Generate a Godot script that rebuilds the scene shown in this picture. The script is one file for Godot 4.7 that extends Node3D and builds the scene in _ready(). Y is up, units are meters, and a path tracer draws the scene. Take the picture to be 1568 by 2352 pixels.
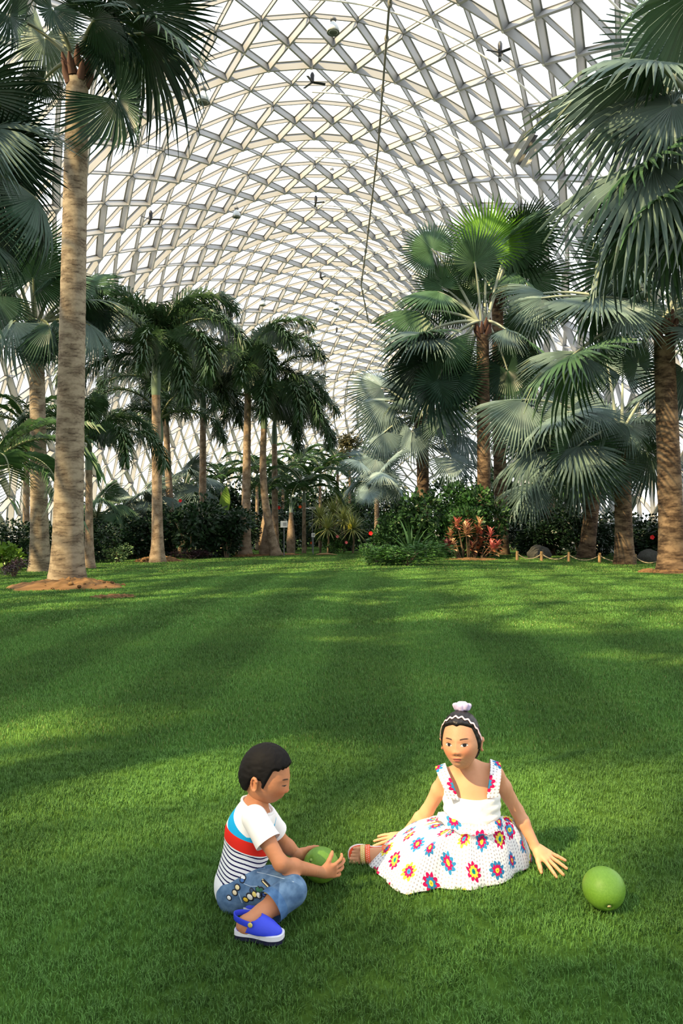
extends Node3D
# A lawn under a triangulated glass vault: palms on both sides, two children with pomelos.

const FOCAL := 1829.0          # focal length in pixels of a 1568 x 2352 frame
const EYE := Vector3(0, 1.3, 0)
const PITCH := 0.0175
var cam_basis := Basis(Vector3.RIGHT, PITCH)
var M := {}
var rng := RandomNumberGenerator.new()
var taken := {}

func _ready() -> void:
	rng.seed = 7
	setup_camera_and_light()
	make_materials()
	make_plant_materials()
	build_ground()
	build_vault()
	build_palms()
	build_undergrowth()
	build_fixtures()
	build_pomelos()
	build_girl()
	build_boy()

func setup_camera_and_light() -> void:
	var cam := Camera3D.new()
	cam.name = "camera"
	cam.fov = rad_to_deg(2.0 * atan(1176.0 / FOCAL))
	cam.position = EYE
	cam.basis = cam_basis
	cam.near = 0.05
	cam.far = 600.0
	add_child(cam)
	cam.current = true
	var sky_mat := ProceduralSkyMaterial.new()
	sky_mat.sky_top_color = Color(0.93, 0.96, 1.0)
	sky_mat.sky_horizon_color = Color(1.0, 1.0, 1.0)
	sky_mat.ground_bottom_color = Color(0.72, 0.72, 0.7)
	sky_mat.ground_horizon_color = Color(0.9, 0.9, 0.9)
	sky_mat.sun_angle_max = 0.5
	var sky := Sky.new()
	sky.sky_material = sky_mat
	var env := Environment.new()
	env.background_mode = Environment.BG_SKY
	env.sky = sky
	env.background_energy_multiplier = 1.0
	env.tonemap_mode = Environment.TONE_MAPPER_LINEAR
	env.tonemap_exposure = 2.65
	env.sdfgi_enabled = true
	env.ssao_enabled = true
	env.ssil_enabled = true
	var we := WorldEnvironment.new()
	we.name = "environment"
	we.environment = env
	add_child(we)
	# late sun from behind the camera's left shoulder, softened by the hazy glass
	var sun := DirectionalLight3D.new()
	sun.name = "sun"
	sun.light_color = Color(1.0, 0.89, 0.68)
	sun.light_energy = 1.4
	sun.light_angular_distance = 0.9
	sun.shadow_enabled = true
	add_child(sun)
	sun.look_at_from_position(Vector3(-0.62, 0.72, 0.5) * 10.0, Vector3.ZERO, Vector3.UP)

# ---------- places ----------
func at_px(px: float, py: float, depth: float) -> Vector3:
	return EYE + cam_basis * (Vector3((px - 784.0) / FOCAL, (1176.0 - py) / FOCAL, -1.0) * depth)

func lawn_y(x: float, z: float) -> float:
	var far := clampf((-z - 8.0) / 30.0, 0.0, 1.0)
	return far * (0.06 * sin(x * 0.23 + 1.0) + 0.05 * sin(z * 0.19 + x * 0.1))

func on_ground(px: float, py: float) -> Vector3:
	var d := cam_basis * Vector3((px - 784.0) / FOCAL, (1176.0 - py) / FOCAL, -1.0)
	var t := -EYE.y / d.y
	var p := EYE + d * t
	p.y = lawn_y(p.x, p.z)
	return p

func to_px(p: Vector3) -> Vector3:
	var q := cam_basis.transposed() * (p - EYE)
	if q.z > -0.1:
		return Vector3(-9999, -9999, -1)
	return Vector3(784.0 + q.x / -q.z * FOCAL, 1176.0 - q.y / -q.z * FOCAL, -q.z)

# ---------- naming ----------
func numbered(called: String) -> String:
	var n: int = taken.get(called, 0)
	taken[called] = n + 1
	return called if n == 0 else "%s_%03d" % [called, n]

func thing(called: String, label: String, category: String, at := Vector3.ZERO, group := "") -> Node3D:
	var o := Node3D.new()
	o.name = numbered(called)
	add_child(o)
	o.position = at
	tag(o, label, category, group)
	return o

func tag(o: Node, label: String, category: String, group := "") -> void:
	o.set_meta("label", label)
	o.set_meta("category", category)
	if group:
		o.set_meta("group", group)

func structure(o: Node, label: String, category: String) -> void:
	o.set_meta("kind", "structure")
	o.set_meta("label", label)
	o.set_meta("category", category)

func put(called: String, mesh: Mesh, mat: Material, parent: Node = null, xf := Transform3D()) -> MeshInstance3D:
	var o := MeshInstance3D.new()
	o.mesh = mesh
	if mat:
		o.material_override = mat
	o.transform = xf
	if parent == null:
		o.name = numbered(called)
		add_child(o)
	else:
		o.name = called
		parent.add_child(o, true)
	return o

# ---------- mesh building ----------
class Shape:
	var v := PackedVector3Array()
	var n := PackedVector3Array()
	var c := PackedColorArray()
	var uv := PackedVector2Array()
	var i := PackedInt32Array()
	func add(p: Vector3, nn: Vector3, t := Vector2.ZERO, col := Color.WHITE) -> int:
		v.append(p); n.append(nn); uv.append(t); c.append(col)
		return v.size() - 1
	func tri(a: int, b: int, d: int) -> void:
		i.append(a); i.append(b); i.append(d)
	func quad(a: int, b: int, d: int, e: int) -> void:
		i.append(a); i.append(b); i.append(d)
		i.append(a); i.append(d); i.append(e)
	func flat_quad(a: Vector3, b: Vector3, d: Vector3, e: Vector3, col := Color.WHITE) -> void:
		var nn := (d - a).cross(b - a)
		if nn.length_squared() < 1e-16:
			nn = (e - a).cross(d - a)
		nn = nn.normalized()
		var k := v.size()
		add(a, nn, Vector2(0, 0), col); add(b, nn, Vector2(1, 0), col); add(d, nn, Vector2(1, 1), col); add(e, nn, Vector2(0, 1), col)
		quad(k, k + 1, k + 2, k + 3)
	func flat_tri(a: Vector3, b: Vector3, d: Vector3, col := Color.WHITE) -> void:
		var nn := (d - a).cross(b - a).normalized()
		var k := v.size()
		add(a, nn, Vector2(0, 0), col); add(b, nn, Vector2(1, 0), col); add(d, nn, Vector2(0.5, 1), col)
		tri(k, k + 1, k + 2)
	# a box between p and q: side axes a and b, half sizes ha and hb
	func bar(p: Vector3, q: Vector3, a: Vector3, b: Vector3, ha: float, hb: float, col := Color.WHITE, caps := true) -> void:
		var o := [a * ha + b * hb, -a * ha + b * hb, -a * ha - b * hb, a * ha - b * hb]
		for k in 4:
			var m: Vector3 = o[k]
			var w: Vector3 = o[(k + 1) % 4]
			flat_quad(p + m, p + w, q + w, q + m, col)
		if caps:
			flat_quad(p + o[3], p + o[2], p + o[1], p + o[0], col)
			flat_quad(q + o[0], q + o[1], q + o[2], q + o[3], col)
	func box(centre: Vector3, half: Vector3, col := Color.WHITE) -> void:
		bar(centre - Vector3(0, half.y, 0), centre + Vector3(0, half.y, 0), Vector3.RIGHT, Vector3.BACK, half.x, half.z, col)
	# a smooth tube through points with a radius at each
	func tube(pts: PackedVector3Array, radii: PackedFloat32Array, sides := 8, col := Color.WHITE, closed := true, vscale := 1.0) -> void:
		var last := pts.size() - 1
		var side := Vector3.ZERO
		var base := v.size()
		var run := 0.0
		for k in pts.size():
			var dir := (pts[mini(k + 1, last)] - pts[maxi(k - 1, 0)]).normalized()
			if side == Vector3.ZERO:
				side = dir.cross(Vector3.UP if absf(dir.y) < 0.9 else Vector3.RIGHT).normalized()
			side = (side - dir * side.dot(dir)).normalized()
			var other := dir.cross(side)
			if k > 0:
				run += pts[k].distance_to(pts[k - 1])
			for s in sides + 1:
				var an := TAU * s / sides
				var nn := side * cos(an) + other * sin(an)
				add(pts[k] + nn * radii[k], nn, Vector2(float(s) / sides, run * vscale), col)
		for k in last:
			for s in sides:
				var a := base + k * (sides + 1) + s
				quad(a, a + sides + 1, a + sides + 2, a + 1)
		if closed:
			for e in [0, last]:
				var dd := (pts[1] - pts[0]).normalized() * -1.0 if e == 0 else (pts[last] - pts[last - 1]).normalized()
				var cc := add(pts[e], dd, Vector2.ZERO, col)
				for s in sides:
					var a: int = base + int(e) * (sides + 1) + s
					if e == 0:
						tri(cc, a, a + 1)
					else:
						tri(cc, a + 1, a)
	# surface of revolution about y: profile of (radius, height)
	func lathe(profile: PackedVector2Array, sides := 16, at := Vector3.ZERO, col := Color.WHITE, vscale := 1.0) -> void:
		var base := v.size()
		var last := profile.size() - 1
		for k in profile.size():
			var d := profile[mini(k + 1, last)] - profile[maxi(k - 1, 0)]
			for s in sides + 1:
				var an := TAU * s / sides
				var dir := Vector3(cos(an), 0, sin(an))
				add(at + dir * profile[k].x + Vector3(0, profile[k].y, 0), (dir * d.y - Vector3(0, d.x, 0)).normalized(), Vector2(float(s) / sides, profile[k].y * vscale), col)
		for k in last:
			for s in sides:
				var a := base + k * (sides + 1) + s
				quad(a, a + 1, a + sides + 2, a + sides + 1)
	# an ellipsoid with its own axes
	func blob(at: Vector3, x: Vector3, y: Vector3, z: Vector3, rings := 8, sides := 12, col := Color.WHITE) -> void:
		var base := v.size()
		for r in rings + 1:
			var la := PI * r / rings - PI / 2
			for s in sides + 1:
				var lo := TAU * s / sides
				var q := Vector3(cos(la) * cos(lo), sin(la), cos(la) * sin(lo))
				var nn := (x * q.x / x.length_squared() + y * q.y / y.length_squared() + z * q.z / z.length_squared()).normalized()
				add(at + x * q.x + y * q.y + z * q.z, nn, Vector2(float(s) / sides, float(r) / rings), col)
		for r in rings:
			for s in sides:
				var a := base + r * (sides + 1) + s
				quad(a, a + 1, a + sides + 2, a + sides + 1)
	func smooth() -> void:
		n.fill(Vector3.ZERO)
		for t in range(0, i.size(), 3):
			var a := i[t]
			var b := i[t + 1]
			var d := i[t + 2]
			var nn := (v[d] - v[a]).cross(v[b] - v[a])
			n[a] += nn; n[b] += nn; n[d] += nn
		for k in n.size():
			n[k] = n[k].normalized()
	func mesh(into: ArrayMesh = null, mat: Material = null) -> ArrayMesh:
		var m := ArrayMesh.new() if into == null else into
		if i.is_empty():
			return m
		var arr := []
		arr.resize(Mesh.ARRAY_MAX)
		arr[Mesh.ARRAY_VERTEX] = v
		arr[Mesh.ARRAY_NORMAL] = n
		arr[Mesh.ARRAY_COLOR] = c
		arr[Mesh.ARRAY_TEX_UV] = uv
		arr[Mesh.ARRAY_INDEX] = i
		m.add_surface_from_arrays(Mesh.PRIMITIVE_TRIANGLES, arr)
		if mat:
			m.surface_set_material(m.get_surface_count() - 1, mat)
		return m

func std(col: Color, rough := 0.8, spec := 0.5) -> StandardMaterial3D:
	var m := StandardMaterial3D.new()
	m.albedo_color = col
	m.roughness = rough
	m.metallic_specular = spec
	return m

func painted(rough := 0.8, spec := 0.5) -> StandardMaterial3D:   # base colour from the vertices
	var m := std(Color.WHITE, rough, spec)
	m.vertex_color_use_as_albedo = true
	return m

func noise_tex(freq: float, lo: Color, hi: Color, size := 512, kind := FastNoiseLite.TYPE_SIMPLEX_SMOOTH, octaves := 4, sd := 1) -> NoiseTexture2D:
	var fn := FastNoiseLite.new()
	fn.noise_type = kind
	fn.frequency = freq
	fn.fractal_octaves = octaves
	fn.seed = sd
	var t := NoiseTexture2D.new()
	t.width = size
	t.height = size
	t.seamless = true
	t.noise = fn
	var g := Gradient.new()
	g.set_color(0, lo)
	g.set_color(1, hi)
	t.color_ramp = g
	return t

func bump_tex(freq: float, strength: float, size := 256, sd := 3) -> NoiseTexture2D:
	var fn := FastNoiseLite.new()
	fn.frequency = freq
	fn.fractal_octaves = 4
	fn.seed = sd
	var t := NoiseTexture2D.new()
	t.width = size
	t.height = size
	t.seamless = true
	t.as_normal_map = true
	t.bump_strength = strength
	t.noise = fn
	return t
func make_materials() -> void:
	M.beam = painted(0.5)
	M.beam_white = std(Color(0.95, 0.94, 0.91), 0.5)
	var pane := StandardMaterial3D.new()
	pane.transparency = BaseMaterial3D.TRANSPARENCY_ALPHA
	pane.albedo_color = Color(0.98, 1.0, 0.99, 0.06)
	pane.roughness = 0.08
	pane.cull_mode = BaseMaterial3D.CULL_DISABLED
	M.pane = pane
	M.concrete = std(Color(0.7, 0.69, 0.66), 0.9)
	M.lawn = painted(0.95, 0.2)
	M.lawn.albedo_color = Color(0.086, 0.180, 0.033).linear_to_srgb()
	M.lawn.albedo_texture = lawn_texture()
	M.lawn.uv1_triplanar = true
	M.lawn.uv1_world_triplanar = true
	M.lawn.uv1_scale = Vector3(0.5, 0.5, 0.5)
	M.grass = painted(0.6, 0.3)
	M.grass.cull_mode = BaseMaterial3D.CULL_DISABLED
	M.grass.backlight_enabled = true
	M.grass.backlight = Color(0.25, 0.25, 0.15)

# colour of the mown grass at a place: mower stripes, the sheen of laid blades put into the colour, drier spots
var patch_noise := FastNoiseLite.new()
func grass_tone(x: float, z: float) -> Color:
	var ph := sin((x + 0.07 * z + 0.1 * sin(z * 0.3)) * TAU / 1.5)
	var band := clampf(ph * 3.0, -1.0, 1.0)
	var blot := patch_noise.get_noise_2d(x * 4.0, z * 4.0)
	var k := 0.72 + 0.12 * band + 0.16 * blot
	return Color(k * (1.0 + 0.18 * maxf(0.0, blot)), k, k * 0.95)

func build_ground() -> void:
	patch_noise.seed = 21
	patch_noise.frequency = 0.12
	patch_noise.fractal_octaves = 3
	var sh := Shape.new()
	var nx := 130
	var nz := 260
	for k in nz + 1:
		for j in nx + 1:
			var x := -21.0 + 42.0 * j / nx
			var t := float(k) / nz
			var z := 12.0 - 60.0 * t - 80.0 * t * t * t
			sh.add(Vector3(x, lawn_y(x, z), z), Vector3.UP, Vector2.ZERO, grass_tone(x, z))
	for k in nz:
		for j in nx:
			var a := k * (nx + 1) + j
			sh.quad(a + nx + 1, a + nx + 2, a + 1, a)
	sh.smooth()
	var o := put("floor", sh.mesh(), M.lawn)
	structure(o, "mown green lawn running back under the glass vault", "lawn")
	# paving outside the glass
	var out := Shape.new()
	out.box(Vector3(20, -0.35, -60), Vector3(150, 0.15, 140))
	o = put("outdoor_paving", out.mesh(), M.concrete)
	structure(o, "pale paving outside the glass vault", "paving")
	build_grass()

func tuft_mesh(seed_: int, blades: int, spread: float, height: float, width: float) -> ArrayMesh:
	var r := RandomNumberGenerator.new()
	r.seed = seed_
	var sh := Shape.new()
	for k in blades:
		var an := r.randf() * TAU
		var at := Vector3(cos(an), 0, sin(an)) * spread * sqrt(r.randf())
		var turn := r.randf() * TAU
		var dir := Vector3(cos(turn), 0, sin(turn))
		var side := Vector3(-dir.z, 0, dir.x) * width * r.randf_range(0.6, 1.2) * 0.5
		var h := height * r.randf_range(0.45, 1.15)
		var lean := r.randf_range(0.1, 0.9)
		var mid := at + Vector3(0, h * 0.6, 0) + dir * h * lean * 0.25
		var tip := at + Vector3(0, h * (1.0 - 0.25 * lean), 0) + dir * h * lean * 0.8
		var c := Color(0.111, 0.253, 0.053) * r.randf_range(0.6, 1.35)
		if r.randf() < 0.07:
			c = Color(0.32, 0.35, 0.13)
		c.a = 1.0
		sh.flat_quad(at - side, mid - side * 0.9, mid + side * 0.9, at + side, c)
		sh.flat_tri(mid - side * 0.9, tip, mid + side * 0.9, c)
	return sh.mesh()

func build_grass() -> void:
	var r := RandomNumberGenerator.new()
	r.seed = 5
	# near, middle and far belts: [from, to, tufts per square metre, blades, spread, height, width]
	var belts := [[1.55, 4.6, 1700.0, 16, 0.035, 0.029, 0.0024], [4.6, 10.0, 520.0, 18, 0.06, 0.031, 0.0036], [10.0, 22.0, 110.0, 22, 0.13, 0.033, 0.0065], [22.0, 38.0, 30.0, 24, 0.26, 0.038, 0.014]]
	for n in belts.size():
		var b: Array = belts[n]
		var xs := []
		var total := 0
		var z0: float = b[0]
		while z0 < b[1]:
			var z1: float = minf(z0 + 0.5, b[1])
			var half := z1 * 0.43 + 0.5 + (0.0 if n < 2 else 1.0)
			var cnt := int((z1 - z0) * half * 2.0 * b[2])
			for k in cnt:
				xs.append(Vector2(r.randf_range(-half, half), -r.randf_range(z0, z1)))
			z0 = z1
		total = xs.size()
		var mm := MultiMesh.new()
		mm.transform_format = MultiMesh.TRANSFORM_3D
		mm.use_colors = true
		mm.mesh = tuft_mesh(40 + n, b[3], b[4], b[5], b[6])
		mm.instance_count = total
		for k in total:
			var p: Vector2 = xs[k]
			var s := r.randf_range(0.75, 1.25)
			var bs := Basis(Vector3.UP, r.randf() * TAU).scaled(Vector3(s, s, s))
			mm.set_instance_transform(k, Transform3D(bs, Vector3(p.x, lawn_y(p.x, p.y) - 0.002, p.y)))
			mm.set_instance_color(k, grass_tone(p.x, p.y))
		var o := MultiMeshInstance3D.new()
		o.name = numbered("grass")
		o.multimesh = mm
		o.material_override = M.grass
		add_child(o)
		o.set_meta("kind", "stuff")
		tag(o, ["short green grass blades around the two sitting children", "short green grass blades of the open lawn behind the children", "short grass between the open lawn and the palms", "short grass at the far end of the lawn"][n], "grass")

func make_plant_materials() -> void:
	M.trunk_grey = textured(trunk_texture(Color(0.58, 0.53, 0.45), Color(0.38, 0.33, 0.27), 34.0, 3, 0.35), 0.9, Vector3(1, 0.55, 1))
	M.trunk_brown = textured(trunk_texture(Color(0.50, 0.42, 0.33), Color(0.22, 0.17, 0.13), 40.0, 8, 0.3), 0.9, Vector3(1, 0.55, 1))
	M.trunk_ring = textured(trunk_texture(Color(0.60, 0.53, 0.45), Color(0.42, 0.35, 0.28), 26.0, 12, 0.3), 0.9, Vector3(1, 0.4, 1))
	M.boot = std(Color(0.36, 0.25, 0.2), 0.9)
	M.leaf_silver = leafy(Color(0.38, 0.46, 0.43), 0.5, 0.12)
	M.leaf_blue = leafy(Color(0.46, 0.54, 0.54), 0.5, 0.12)
	M.leaf_green = leafy(Color(0.26, 0.38, 0.26), 0.45, 0.3)
	M.leaf_dark = leafy(Color(0.17, 0.27, 0.20), 0.42, 0.2)
	M.leaf_pale = leafy(Color(0.45, 0.52, 0.46), 0.5, 0.3)
	M.leaf_bright = leafy(Color(0.42, 0.60, 0.22), 0.5, 0.7)
	M.leaf_fox = leafy(Color(0.20, 0.30, 0.18), 0.4, 0.25)
	M.stalk_silver = std(Color(0.60, 0.63, 0.55), 0.6)
	M.stalk_green = std(Color(0.42, 0.45, 0.32), 0.6)
	M.shaft_green = std(Color(0.36, 0.44, 0.34), 0.55)
	M.leaf_hedge = leafy(Color(0.13, 0.22, 0.14), 0.4, 0.15)
	M.leaf_mid = leafy(Color(0.22, 0.34, 0.19), 0.42, 0.25)
	M.leaf_fresh = leafy(Color(0.27, 0.42, 0.20), 0.45, 0.3)
	M.leaf_fresh2 = leafy(Color(0.21, 0.35, 0.18), 0.42, 0.3)
	M.leaf_pale_small = leafy(Color(0.46, 0.56, 0.40), 0.5, 0.3)
	M.leaf_purple = leafy(Color(0.22, 0.13, 0.17), 0.45, 0.15)
	M.leaf_lime = leafy(Color(0.45, 0.58, 0.24), 0.45, 0.5)
	M.leaf_yellow = leafy(Color(0.60, 0.63, 0.38), 0.5, 0.3)
	M.leaf_dry = leafy(Color(0.38, 0.36, 0.25), 0.7, 0.2)
	M.croton_pink = leafy(Color(0.72, 0.40, 0.38), 0.4, 0.25)
	M.croton_cream = leafy(Color(0.76, 0.60, 0.46), 0.4, 0.25)
	M.croton_bronze = leafy(Color(0.50, 0.30, 0.22), 0.4, 0.2)
	M.croton_dark = leafy(Color(0.30, 0.16, 0.18), 0.4, 0.15)
	M.petal_red = leafy(Color(0.80, 0.10, 0.10), 0.5, 0.3)
	M.petal_orange = leafy(Color(0.85, 0.32, 0.12), 0.5, 0.3)
	M.petal_pink = leafy(Color(0.88, 0.42, 0.45), 0.5, 0.3)
	M.twig = std(Color(0.42, 0.36, 0.28), 0.9)
	M.soil = painted(0.95, 0.2)
	M.post = std(Color(0.62, 0.50, 0.34), 0.9)
	M.rope = std(Color(0.62, 0.57, 0.46), 0.95)
	M.stone = std(Color(0.34, 0.34, 0.32), 0.9)
	M.stone.albedo_texture = noise_tex(0.03, Color(0.6, 0.6, 0.58), Color(1, 1, 0.98))
	M.stone.uv1_triplanar = true
	M.metal = std(Color(0.42, 0.43, 0.44), 0.5)
	M.white = std(Color(0.9, 0.9, 0.88), 0.6)
	M.yellow = std(Color(0.85, 0.78, 0.18), 0.6)
	M.shaft_pale = std(Color(0.55, 0.62, 0.58), 0.55)
	M.lamp_shell = std(Color(0.80, 0.83, 0.84), 0.35)
	M.lamp_mouth = std(Color(0.32, 0.36, 0.34), 0.4)
	M.fan_dark = std(Color(0.14, 0.15, 0.18), 0.5)
	M.cable = std(Color(0.42, 0.42, 0.38), 0.7)
	M.blind = std(Color(0.60, 0.60, 0.56), 0.7)
	M.blind_dark = std(Color(0.22, 0.22, 0.2), 0.7)
	M.rind = std(Color(0.45, 0.61, 0.22), 0.42, 0.4)
	M.rind.albedo_texture = noise_tex(0.05, Color(0.80, 0.86, 0.7), Color(1, 1, 1), 256)
	M.rind.uv1_triplanar = true
	M.rind.uv1_scale = Vector3(9, 9, 9)
	M.rind.normal_enabled = true
	M.rind.normal_texture = bump_tex(0.25, 3.0)
	M.rind.normal_scale = 0.5
	M.scar = std(Color(0.80, 0.74, 0.52), 0.9)
	M.scar_small = std(Color(0.55, 0.66, 0.32), 0.9)
# ---------- computed textures (colour and grain only) ----------
func trunk_texture(base: Color, dark: Color, ring_px: float, seed_: int, fibre: float) -> ImageTexture:
	var w := 192
	var h := 768
	var fn := FastNoiseLite.new()
	fn.seed = seed_
	fn.frequency = 0.02
	fn.fractal_octaves = 4
	var img := Image.create(w, h, false, Image.FORMAT_RGB8)
	var off := PackedFloat32Array()
	for y in h:
		off.append(fn.get_noise_2d(5.0, y * 2.0))
	for y in h:
		for x in w:
			# wraps sideways: walk round a circle in the noise
			var an := TAU * x / w
			var cx := cos(an) * 30.0
			var cz := sin(an) * 30.0
			var blot := fn.get_noise_3d(cx, y * 0.6, cz)
			var wob := fn.get_noise_3d(cx * 0.5 + 90.0, y * 0.15, cz * 0.5)
			var grain := fn.get_noise_3d(cx * 6.0, y * 1.6, cz * 6.0)
			var ph := fposmod((y + wob * 60.0 + off[y] * 8.0 + grain * 7.0) / ring_px, 1.0)
			var ring := 1.0 if ph < 0.10 else (0.35 if ph < 0.2 else 0.0)
			var k := clampf(0.35 + blot * 1.0 + grain * fibre, 0.0, 1.0)
			var c := base.lerp(dark, k)
			c = c.lerp(dark * 0.62, ring * clampf(0.35 + blot * 1.8, 0.0, 0.7))
			img.set_pixel(x, y, c)
	return ImageTexture.create_from_image(img)

func lawn_texture() -> ImageTexture:
	var n := 512
	var fn := FastNoiseLite.new()
	fn.seed = 4
	fn.frequency = 0.03
	fn.fractal_octaves = 3
	var fine := FastNoiseLite.new()
	fine.seed = 9
	fine.frequency = 0.35
	var img := Image.create(n, n, false, Image.FORMAT_RGB8)
	for y in n:
		for x in n:
			var a := fn.get_noise_2d(x, y) * 0.5 + 0.5
			var b := fine.get_noise_2d(x, y * 0.6) * 0.5 + 0.5
			var k := clampf(a * 0.5 + b * 0.6, 0.0, 1.0)
			img.set_pixel(x, y, Color(0.62, 0.68, 0.5).lerp(Color(1.0, 1.0, 0.95), k))
	return ImageTexture.create_from_image(img)

func textured(t: Texture2D, rough := 0.85, scale := Vector3.ONE) -> StandardMaterial3D:
	var m := std(Color.WHITE, rough, 0.3)
	m.albedo_texture = t
	m.uv1_scale = scale
	return m

func leafy(c: Color, rough := 0.5, glow := 0.25, spec := 0.4) -> StandardMaterial3D:
	var m := painted(rough, spec)
	m.albedo_color = (c.srgb_to_linear() * 1.25).linear_to_srgb()   # the leaves' own tones lie between half and one
	m.backlight_enabled = true
	m.backlight = Color(glow, glow, glow * 0.7)
	m.cull_mode = BaseMaterial3D.CULL_DISABLED
	return m
# ---------- the vault ----------
const ROW := 1.56
const COLS := 31
const ROWS := 92
const S_BEGIN := -30.46

func spine(s: float) -> Transform2D:   # x axis: sideways (to the right), origin: the centre line on plan (x, depth)
	if s < 48.0:
		var o := Vector2(-0.75 - 0.016 * s, s)
		return Transform2D(Vector2(0.9999, 0.016), Vector2(-0.016, 0.9999), o)
	var r := 96.0
	var a := (s - 48.0) / r - 0.016
	var b0 := Vector2(-0.75 - 0.016 * 48.0, 48.0)
	var c := b0 + Vector2(cos(-0.016), -sin(-0.016)) * r
	var dir := Vector2(sin(a), cos(a))
	var side := Vector2(cos(a), -sin(a))
	return Transform2D(side, dir, c - side * r)

func arch_angles() -> PackedFloat32Array:
	# angle along the half ellipse at each step of equal length (half steps)
	var n := 2000
	var lens := PackedFloat32Array([0.0])
	var last := Vector2(-15, 0)
	for k in range(1, n + 1):
		var t := PI * k / n
		var p := Vector2(-15.0 * cos(t), 20.8 * sin(t))
		lens.append(lens[k - 1] + p.distance_to(last))
		last = p
	var out := PackedFloat32Array()
	var j := 0
	for h in COLS * 2 + 1:
		var want := lens[n] * h / (COLS * 2)
		while j < n and lens[j] < want - 0.0001:
			j += 1
		out.append(PI * j / n)
	return out

func vault_point(s: float, t: float, inward := 0.0) -> Vector3:
	var f := spine(s)
	var w := 15.0
	var h := 20.8 - maxf(0.0, s - 50.0) * maxf(0.0, s - 50.0) / 330.0 if s < 75.0 else 18.9 - (s - 75.0) * 0.13
	var k := 1.0
	if s < -10.0:
		k = sqrt(maxf(0.02, 1.0 - pow((-10.0 - s) / 21.0, 2.0)))
	elif s > 95.0:
		k = sqrt(maxf(0.02, 1.0 - pow((s - 95.0) / 17.0, 2.0)))
	w = w * k - inward
	h = h * k - inward
	var q := f.origin + f.x * (-w * cos(t))
	return Vector3(q.x, h * sin(t), -q.y)

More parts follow.
